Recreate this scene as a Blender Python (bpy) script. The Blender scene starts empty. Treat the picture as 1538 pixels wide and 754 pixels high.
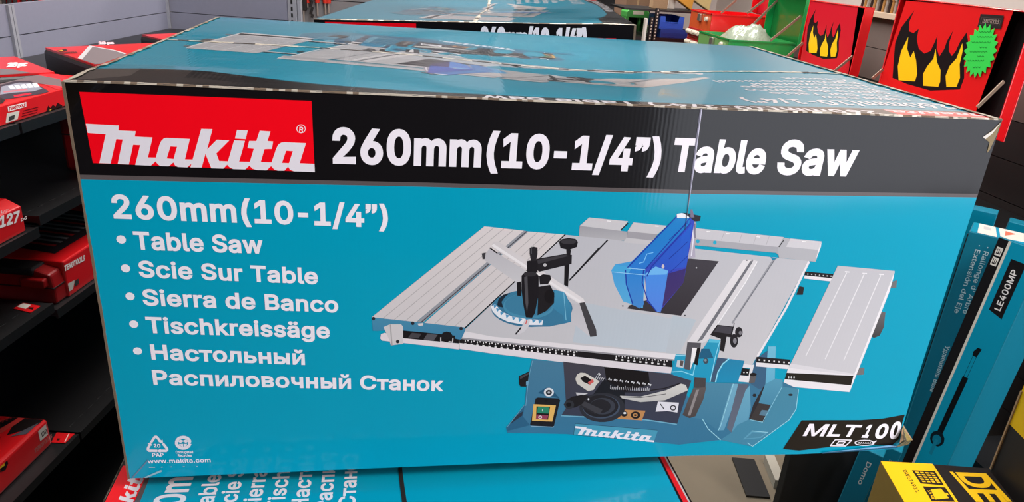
import bpy, bmesh, math, random
import numpy as np
from mathutils import Vector, Matrix
from mathutils.geometry import delaunay_2d_cdt
random.seed(7)
SC = bpy.context.scene
COL = SC.collection
# ------------------------------------------------------------------ camera
CAM_POS = Vector((0.26313, -0.63579, 0.51938))
RIGHT = Vector((0.98694577, -0.14595945, 0.06807265))
DOWN = Vector((0.00621771, -0.38782566, -0.92171178))
FWD = Vector((0.16093286, 0.9101028, -0.38185536))
FPX = 1088.892
cd = bpy.data.cameras.new('camera')
cam = bpy.data.objects.new('camera', cd)
COL.objects.link(cam)
cd.sensor_width = 36.0
cd.lens = FPX / 1538 * 36.0
cd.clip_start = 0.01
mw = Matrix.Identity(4)
for r in range(3):
    mw[r][0] = RIGHT[r]; mw[r][1] = -DOWN[r]; mw[r][2] = -FWD[r]; mw[r][3] = CAM_POS[r]
cam.matrix_world = mw
SC.camera = cam
SC.view_settings.view_transform = 'Standard'
SC.view_settings.look = 'None'
SC.view_settings.exposure = 0.16
SC.view_settings.gamma = 1.0
SC.view_settings.use_curve_mapping = False
try:
    SC.cycles.use_denoising = True
except Exception:
    pass
# ------------------------------------------------------------------ light
wd = bpy.data.worlds.new('shop'); SC.world = wd; wd.use_nodes = True
wd.node_tree.nodes['Background'].inputs[0].default_value = (0.75, 0.8, 0.9, 1)
wd.node_tree.nodes['Background'].inputs[1].default_value = 0.3
def area(name, loc, size, power, aim, col=(1, 1, 1)):
    l = bpy.data.lights.new(name, 'AREA'); l.shape = 'RECTANGLE'
    l.size, l.size_y = size; l.energy = power; l.color = col
    o = bpy.data.objects.new(name, l); COL.objects.link(o)
    o.location = loc
    d = Vector(aim) - Vector(loc)
    o.rotation_euler = d.to_track_quat('-Z', 'Y').to_euler()
    return o
#LIGHTS
area('added_daylight_panel', (3.05, -2.6, 0.72), (3.3, 2.5), 120, (3.05, 0, 0.72), (0.86, 0.9, 1.0))  # added cool area light behind the camera; shapes carton reflection and left-right gradient
area('ceiling_lamp_aisle', (2.0, -0.9, 2.02), (0.35, 1.4), 75, (1.7, -0.6, 0), (1.0, 0.97, 0.94))
area('ceiling_lamp_left', (-0.5, -1.4, 2.02), (0.35, 1.2), 8, (-0.3, -1.2, 0), (1.0, 0.97, 0.94))
area('added_shelf_fill', (0.15, 0.9, 2.02), (0.3, 1.2), 30, (0.1, 0.9, 0), (1.0, 0.97, 0.94))  # added fill light, brightens the left back panels and carton top
area('ceiling_lamp_middle', (0.9, 1.9, 2.02), (1.6, 0.3), 45, (0.9, 1.9, 0), (1.0, 0.97, 0.94))
area('ceiling_lamp_far', (1.0, 3.9, 2.02), (2.4, 0.3), 115, (1.0, 4.4, 0), (1.0, 0.96, 0.92))
#ENDLIGHTS
# ------------------------------------------------------------------ helpers
def lin(c):
    if isinstance(c, str):
        c = tuple(int(c[i:i + 2], 16) for i in (0, 2, 4))
    return tuple(((x / 255) / 12.92 if x / 255 <= .04045 else ((x / 255 + .055) / 1.055) ** 2.4) for x in c)
MATS = {}
def mat(name, col, rough=.5, metal=0, coat=0, noise=0, nscale=40, bump=0, bscale=200, coat_rough=.08, emit=0, alpha=1):
    if name in MATS: return MATS[name]
    m = bpy.data.materials.new(name); m.use_nodes = True
    nt = m.node_tree; b = nt.nodes['Principled BSDF']
    c = lin(col) + (1,)
    b.inputs['Base Color'].default_value = c
    b.inputs['Roughness'].default_value = rough
    b.inputs['Metallic'].default_value = metal
    b.inputs['Coat Weight'].default_value = coat
    b.inputs['Coat Roughness'].default_value = coat_rough
    if noise or bump:
        tc = nt.nodes.new('ShaderNodeTexCoord')
    if noise:
        n = nt.nodes.new('ShaderNodeTexNoise'); n.inputs['Scale'].default_value = nscale; n.inputs['Detail'].default_value = 5
        nt.links.new(tc.outputs['Object'], n.inputs['Vector'])
        mx = nt.nodes.new('ShaderNodeMix'); mx.data_type = 'RGBA'
        mx.inputs[6].default_value = tuple(v * (1 - noise) for v in c[:3]) + (1,)
        mx.inputs[7].default_value = tuple(min(1, v * (1 + noise)) for v in c[:3]) + (1,)
        nt.links.new(n.outputs['Fac'], mx.inputs[0]); nt.links.new(mx.outputs[2], b.inputs['Base Color'])
    if bump:
        n2 = nt.nodes.new('ShaderNodeTexNoise'); n2.inputs['Scale'].default_value = bscale
        nt.links.new(tc.outputs['Object'], n2.inputs['Vector'])
        bp = nt.nodes.new('ShaderNodeBump'); bp.inputs['Strength'].default_value = bump; bp.inputs['Distance'].default_value = .002
        nt.links.new(n2.outputs['Fac'], bp.inputs['Height']); nt.links.new(bp.outputs[0], b.inputs['Normal'])
    if emit:
        b.inputs['Emission Color'].default_value = c; b.inputs['Emission Strength'].default_value = emit
    MATS[name] = m
    return m
def print_mat(name, rough=.35, coat=.3, coat_rough=.10, film=.25, flute=.0, spec=.1):
    """printed card under clear film: colour comes from the print itself"""
    m = bpy.data.materials.new(name); m.use_nodes = True
    nt = m.node_tree; b = nt.nodes['Principled BSDF']
    a = nt.nodes.new('ShaderNodeAttribute'); a.attribute_name = 'Col'
    nt.links.new(a.outputs['Color'], b.inputs['Base Color'])
    b.inputs['Roughness'].default_value = rough
    b.inputs['Coat Weight'].default_value = coat
    b.inputs['Coat Roughness'].default_value = coat_rough
    b.inputs['Specular IOR Level'].default_value = spec
    tc = nt.nodes.new('ShaderNodeTexCoord')
    n = nt.nodes.new('ShaderNodeTexNoise'); n.inputs['Scale'].default_value = 9; n.inputs['Detail'].default_value = 3
    mp = nt.nodes.new('ShaderNodeMapping'); mp.inputs['Scale'].default_value = (1, 1, .45)
    nt.links.new(tc.outputs['Object'], mp.inputs['Vector']); nt.links.new(mp.outputs[0], n.inputs['Vector'])
    bp = nt.nodes.new('ShaderNodeBump'); bp.inputs['Strength'].default_value = film; bp.inputs['Distance'].default_value = .01
    nt.links.new(n.outputs['Fac'], bp.inputs['Height'])
    last = bp
    if flute:
        w = nt.nodes.new('ShaderNodeTexWave'); w.bands_direction = 'X'; w.inputs['Scale'].default_value = 75; w.inputs['Distortion'].default_value = .6
        nt.links.new(tc.outputs['Object'], w.inputs['Vector'])
        b2 = nt.nodes.new('ShaderNodeBump'); b2.inputs['Strength'].default_value = flute; b2.inputs['Distance'].default_value = .001
        nt.links.new(w.outputs['Fac'], b2.inputs['Height']); nt.links.new(bp.outputs[0], b2.inputs['Normal'])
        last = b2
    nt.links.new(last.outputs[0], b.inputs['Coat Normal'])
    nt.links.new(last.outputs[0], b.inputs['Normal'])
    MATS[name] = m
    return m
class MB:
    """collects shapes, links them as one mesh object"""
    def __init__(s): s.v = []; s.f = []; s.mi = []; s.ms = []
    def _m(s, m):
        if m not in s.ms: s.ms.append(m)
        return s.ms.index(m)
    def add(s, vs, fs, m):
        o = len(s.v); s.v += [Vector(v) for v in vs]; k = s._m(m)
        for f in fs: s.f.append([i + o for i in f]); s.mi.append(k)
        return s
    def box(s, a, b, m, M=None):
        x0, y0, z0 = a; x1, y1, z1 = b
        vs = [Vector(q) for q in ((x0, y0, z0), (x1, y0, z0), (x1, y1, z0), (x0, y1, z0), (x0, y0, z1), (x1, y0, z1), (x1, y1, z1), (x0, y1, z1))]
        if M: vs = [M @ v for v in vs]
        return s.add(vs, [(0, 3, 2, 1), (4, 5, 6, 7), (0, 1, 5, 4), (1, 2, 6, 5), (2, 3, 7, 6), (3, 0, 4, 7)], m)
    def bbox(s, a, b, m, r=.004, seg=2):
        bm = bmesh.new(); bmesh.ops.create_cube(bm, size=1)
        for v in bm.verts:
            v.co = Vector([(a[i] + b[i]) / 2 + v.co[i] * (b[i] - a[i]) for i in range(3)])
        bmesh.ops.bevel(bm, geom=bm.edges[:], offset=r, segments=seg, affect='EDGES', profile=.5)
        bm.verts.index_update()
        s.add([v.co.copy() for v in bm.verts], [[v.index for v in f.verts] for f in bm.faces], m); bm.free()
        return s
    def prism(s, pts, vec, m):
        """polygon (3D points) extruded along vec"""
        pts = [Vector(p) for p in pts]; vec = Vector(vec); n = len(pts)
        return s.add(pts + [p + vec for p in pts], [list(range(n))[::-1], list(range(n, 2 * n))] + [(i, (i + 1) % n, (i + 1) % n + n, i + n) for i in range(n)], m)
    def bar(s, a, b, w, h, m, up=(0, 0, 1)):
        a = Vector(a); b = Vector(b); d = (b - a).normalized(); u = Vector(up)
        sx = d.cross(u).normalized() * w / 2; sz = sx.cross(d).normalized() * h / 2
        return s.prism([a + sx + sz, a - sx + sz, a - sx - sz, a + sx - sz], b - a, m)
    def tube(s, a, b, r0, r1, m, n=12):
        a = Vector(a); b = Vector(b); d = (b - a).normalized()
        t = Vector((1, 0, 0)) if abs(d.x) < .8 else Vector((0, 1, 0))
        x = d.cross(t).normalized(); y = d.cross(x)
        ring = lambda c, r: [c + x * r * math.cos(2 * math.pi * i / n) + y * r * math.sin(2 * math.pi * i / n) for i in range(n)]
        return s.add(ring(a, r0) + ring(b, r1), [list(range(n)), list(range(2 * n - 1, n - 1, -1))] + [(i, i + n, (i + 1) % n + n, (i + 1) % n) for i in range(n)], m)
    def build(s, name, parent=None, bevel=0, smooth=False):
        me = bpy.data.meshes.new(name)
        me.from_pydata([tuple(v) for v in s.v], [], s.f)
        for m in s.ms: me.materials.append(m)
        me.polygons.foreach_set('material_index', s.mi)
        bm = bmesh.new(); bm.from_mesh(me)
        bmesh.ops.recalc_face_normals(bm, faces=bm.faces[:])
        bm.to_mesh(me); bm.free()
        if smooth: me.polygons.foreach_set('use_smooth', [True] * len(me.polygons))
        me.update()
        o = bpy.data.objects.new(name, me); COL.objects.link(o)
        if parent: o.parent = parent
        if bevel:
            md = o.modifiers.new('bevel', 'BEVEL'); md.width = bevel; md.segments = 2; md.limit_method = 'ANGLE'
        return o
def tag(o, label, cat, group=None):
    o['label'] = label; o['category'] = cat
    if group: o['group'] = group
    return o
def thing(name, label, cat, loc=(0, 0, 0), rz=0, group=None):
    o = bpy.data.objects.new(name, None); COL.objects.link(o); o.empty_display_size = .05
    o.location = loc; o.rotation_euler = (0, 0, rz)
    return tag(o, label, cat, group)
def struct(o):
    o['kind'] = 'structure'; return o
def copy_tree(root, label, loc, rz, scale=(1, 1, 1), group=None):
    r = root.copy(); COL.objects.link(r); r.location = loc; r.rotation_euler = (0, 0, rz); r.scale = scale; r['label'] = label
    if group: r['group'] = group
    for ch in list(root.children):
        c = ch.copy(); COL.objects.link(c); c.parent = r
        for g in list(ch.children):
            d = g.copy(); COL.objects.link(d); d.parent = c
    return r
# sight lines of the photograph, used to measure where things stand on known planes
def ray(px, py): return RIGHT * ((px - 769) / FPX) + DOWN * ((py - 377) / FPX) + FWD
def at_z(px, py, z): d = ray(px, py); return CAM_POS + d * ((z - CAM_POS.z) / d.z)
def at_y(px, py, y): d = ray(px, py); return CAM_POS + d * ((y - CAM_POS.y) / d.y)
def at_x(px, py, x): d = ray(px, py); return CAM_POS + d * ((x - CAM_POS.x) / d.x)
def at_p(px, py, p, n): d = ray(px, py); n = Vector(n); return CAM_POS + d * (((Vector(p) - CAM_POS).dot(n)) / d.dot(n))
# ------------------------------------------------------------------ lettering
GLYPH = {}
def load_glyphs(s):
    for ln in s.split('\n'):
        if not ln: continue
        p = ln.split('|')
        GLYPH[chr(int(p[0]))] = (int(p[1]), [[tuple(int(k) for k in q.split(',')) for q in c.split(' ')] for c in p[2:] if c])
def curly():
    a_, c_ = GLYPH['-']; GLYPH['-'] = (round(a_ * .78), [[(round(x * .78), y) for x, y in c] for c in c_])
    q = [(18, 515), (86, 515), (86, 452), (82, 412), (68, 378), (46, 354), (18, 344), (18, 366), (38, 380), (48, 400), (50, 438), (18, 438)]
    q = [(x + 8, y) for x, y in q][::-1]
    GLYPH[chr(8221)] = (285, [q, [(x + 138, y) for x, y in q]])
def s_area(c): return sum(c[i - 1][0] * c[i][1] - c[i][0] * c[i - 1][1] for i in range(len(c))) / 2
def inside(p, c):
    r = False; x, y = p; j = len(c) - 1
    for i in range(len(c)):
        xi, yi = c[i]; xj, yj = c[j]
        if (yi > y) != (yj > y) and x < (xj - xi) * (y - yi) / (yj - yi) + xi: r = not r
        j = i
    return r
def grow(c, d):
    """move a closed outline outwards by d (inwards when negative)"""
    n = len(c); sg = 1 if s_area(c) > 0 else -1; out = []
    for i in range(n):
        a, b, e = c[i - 1], c[i], c[(i + 1) % n]
        d1 = Vector((b[0] - a[0], b[1] - a[1])).normalized(); d2 = Vector((e[0] - b[0], e[1] - b[1])).normalized()
        n1 = Vector((d1.y, -d1.x)) * sg; n2 = Vector((d2.y, -d2.x)) * sg
        m = n1 + n2
        if m.length < .3: m = n1 * 1.0; k = 1
        else:
            m.normalize(); k = min(1.6, 1 / max(.3, m.dot(n1)))
        out.append((b[0] + m.x * d * k, b[1] + m.y * d * k))
    return out
def text_shapes(s, weight, xs=1.0, track=0):
    shapes = []; x = 0
    for ch in s:
        adv, cs = GLYPH.get(ch, GLYPH['-'])
        cs = [[(p[0] * xs, p[1]) for p in c] for c in cs]
        big = max((abs(s_area(c)), s_area(c)) for c in cs)[1] if cs else 0
        outer = [c for c in cs if s_area(c) * big > 0]
        for c in outer:
            hs = [k for k in cs if k is not c and k not in outer and inside(k[0], c)]
            o2 = grow(c, weight); h2 = [grow(h, -weight) for h in hs]
            shapes.append(([(p[0] + x, p[1]) for p in o2], [[(p[0] + x, p[1]) for p in h] for h in h2]))
        x += (adv + track) * xs
    return shapes
def place_text(s, bl, br, tl, weight=17, cap=509, track=0):
    """lettering whose ink runs from bl to br and rises to tl (2D panel points)"""
    bl, br, tl = Vector(bl), Vector(br), Vector(tl)
    raw = text_shapes(s, 0, 1, track)
    w0 = max(p[0] for o, h in raw for p in o) - min(p[0] for o, h in raw for p in o)
    xs = (br - bl).length / max(1e-9, (tl - bl).length) * (cap + 2 * weight) / (w0 + 2 * weight)
    sh = text_shapes(s, weight, xs, track)
    x0 = min(p[0] for o, h in sh for p in o); x1 = max(p[0] for o, h in sh for p in o)
    ex = (br - bl) / (x1 - x0); ey = (tl - bl) / (cap + 2 * weight)
    f = lambda p: tuple(bl + ex * (p[0] - x0) + ey * (p[1] + weight))
    return [([f(p) for p in o], [[f(p) for p in q] for q in h]) for o, h in sh]
# ------------------------------------------------------------------ flat print, painter's order resolved into one layer
class Print:
    def __init__(s): s.sh = []
    def add(s, outer, col, holes=(), col2=None, ax='v'):
        if len(outer) < 3: return s
        s.sh.append((outer, list(holes), lin(col), lin(col2) if col2 else None, ax)); return s
    def text(s, t, bl, br, tl, col, **k):
        for o, h in place_text(t, bl, br, tl, **k): s.add(o, col, h)
        return s
    def art(s, key, f, colf=None):
        for c, c2, o, hs in ART[key]:
            s.add([f(p) for p in o], c, [[f(p) for p in h] for h in hs], c2)
        return s
    def star(s, c, r0, r1, n, col, ex=(1, 0), ey=(0, 1)):
        pts = []
        for i in range(2 * n):
            r = r0 if i % 2 == 0 else r1; a = math.pi * i / n
            pts.append((c[0] + r * (math.cos(a) * ex[0] + math.sin(a) * ey[0]), c[1] + r * (math.cos(a) * ex[1] + math.sin(a) * ey[1])))
        return s.add(pts, col)
    def build(s, name, parent, surf, m, cuts_u=(), cuts_v=(), pre=None):
        if pre: s.sh = [([pre(p) for p in o], [[pre(p) for p in q] for q in hs], c, c2, ax) for o, hs, c, c2, ax in s.sh]
        vs = []; fs = []; own = []
        for k, (o, hs, *_r) in enumerate(s.sh):
            for j, c in enumerate([o] + hs):
                b = len(vs); vs += [Vector((p[0], p[1])) for p in c]; fs.append(list(range(b, b + len(c)))); own.append((k, j))
        V, E, F, ov, oe, of = delaunay_2d_cdt(vs, [], fs, 1, 1e-6)
        bm = bmesh.new(); lay = bm.loops.layers.float_color.new('Col')
        bv = [bm.verts.new((p.x, p.y, 0)) for p in V]
        rng = {}
        px = np.array([sum(V[i].x for i in f) / len(f) for f in F]); py = np.array([sum(V[i].y for i in f) / len(f) for f in F])
        owner = np.full(len(F), -1)
        def hit(c, sel):
            x, y = px[sel], py[sel]; r = np.zeros(len(sel), int); q = len(c) - 1
            for i in range(len(c)):
                (xi, yi), (xj, yj) = c[i], c[q]
                if yi != yj: r += (1 if yi > yj else -1) * (((yi > y) != (yj > y)) & (x < (xj - xi) * (y - yi) / (yj - yi) + xi))
                q = i
            return r != 0
        for k, (o, hs, *_r) in enumerate(s.sh):
            xs = [p[0] for p in o]; ys = [p[1] for p in o]
            sel = np.nonzero((px >= min(xs)) & (px <= max(xs)) & (py >= min(ys)) & (py <= max(ys)))[0]
            if not len(sel): continue
            r = hit(o, sel)
            for hh in hs: r &= ~hit(hh, sel)
            owner[sel[r]] = k
        for fi, f in enumerate(F):
            top = int(owner[fi])
            if top < 0: continue
            o, hs, c, c2, ax = s.sh[top]
            try: face = bm.faces.new([bv[i] for i in f])
            except ValueError: continue
            if c2 and top not in rng:
                ys = [p[1] for p in o]; rng[top] = (max(ys), min(ys))
            for lp in face.loops:
                if c2:
                    a, b = rng[top]; t = min(1, max(0, (a - lp.vert.co.y) / max(1e-9, a - b)))
                    lp[lay] = tuple(c[q] * (1 - t) + c2[q] * t for q in range(3)) + (1,)
                else: lp[lay] = c + (1,)
        for v in [v for v in bm.verts if not v.link_faces]: bm.verts.remove(v)
        for ax, cuts in ((0, cuts_u), (1, cuts_v)):
            for q in cuts:
                n = Vector((1, 0, 0)) if ax == 0 else Vector((0, 1, 0))
                bmesh.ops.bisect_plane(bm, geom=bm.verts[:] + bm.edges[:] + bm.faces[:], plane_co=n * q, plane_no=n, dist=1e-6)
        for v in bm.verts: v.co = Vector(surf(v.co.x, v.co.y))
        me = bpy.data.meshes.new(name); bm.to_mesh(me); bm.free()
        me.materials.append(m)
        if cuts_u:
            me.polygons.foreach_set('use_smooth', [True] * len(me.polygons)); me.set_sharp_from_angle(angle=math.radians(1.7))
        me.update()
        o = bpy.data.objects.new(name, me); COL.objects.link(o)
        if parent: o.parent = parent
        return o
ART = {}
def load_art(s):
    key = None
    for ln in s.split('\n'):
        if not ln: continue
        if ln[0] == '#': key = ln[1:]; ART[key] = []; continue
        p = ln.split('|'); q = [[tuple(int(k) / 1e4 for k in w.split(',')) for w in c.split(' ')] for c in p[1:]]
        c = [int(k) for k in p[0].split(' ')]
        ART[key].append((tuple(c[:3]), tuple(c[3:]) or None, q[0], q[1:]))
def quad_map(bl, br, tl):
    bl, br, tl = Vector(bl), Vector(br), Vector(tl)
    return lambda p: tuple(bl + (br - bl) * p[0] + (tl - bl) * p[1])
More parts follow.
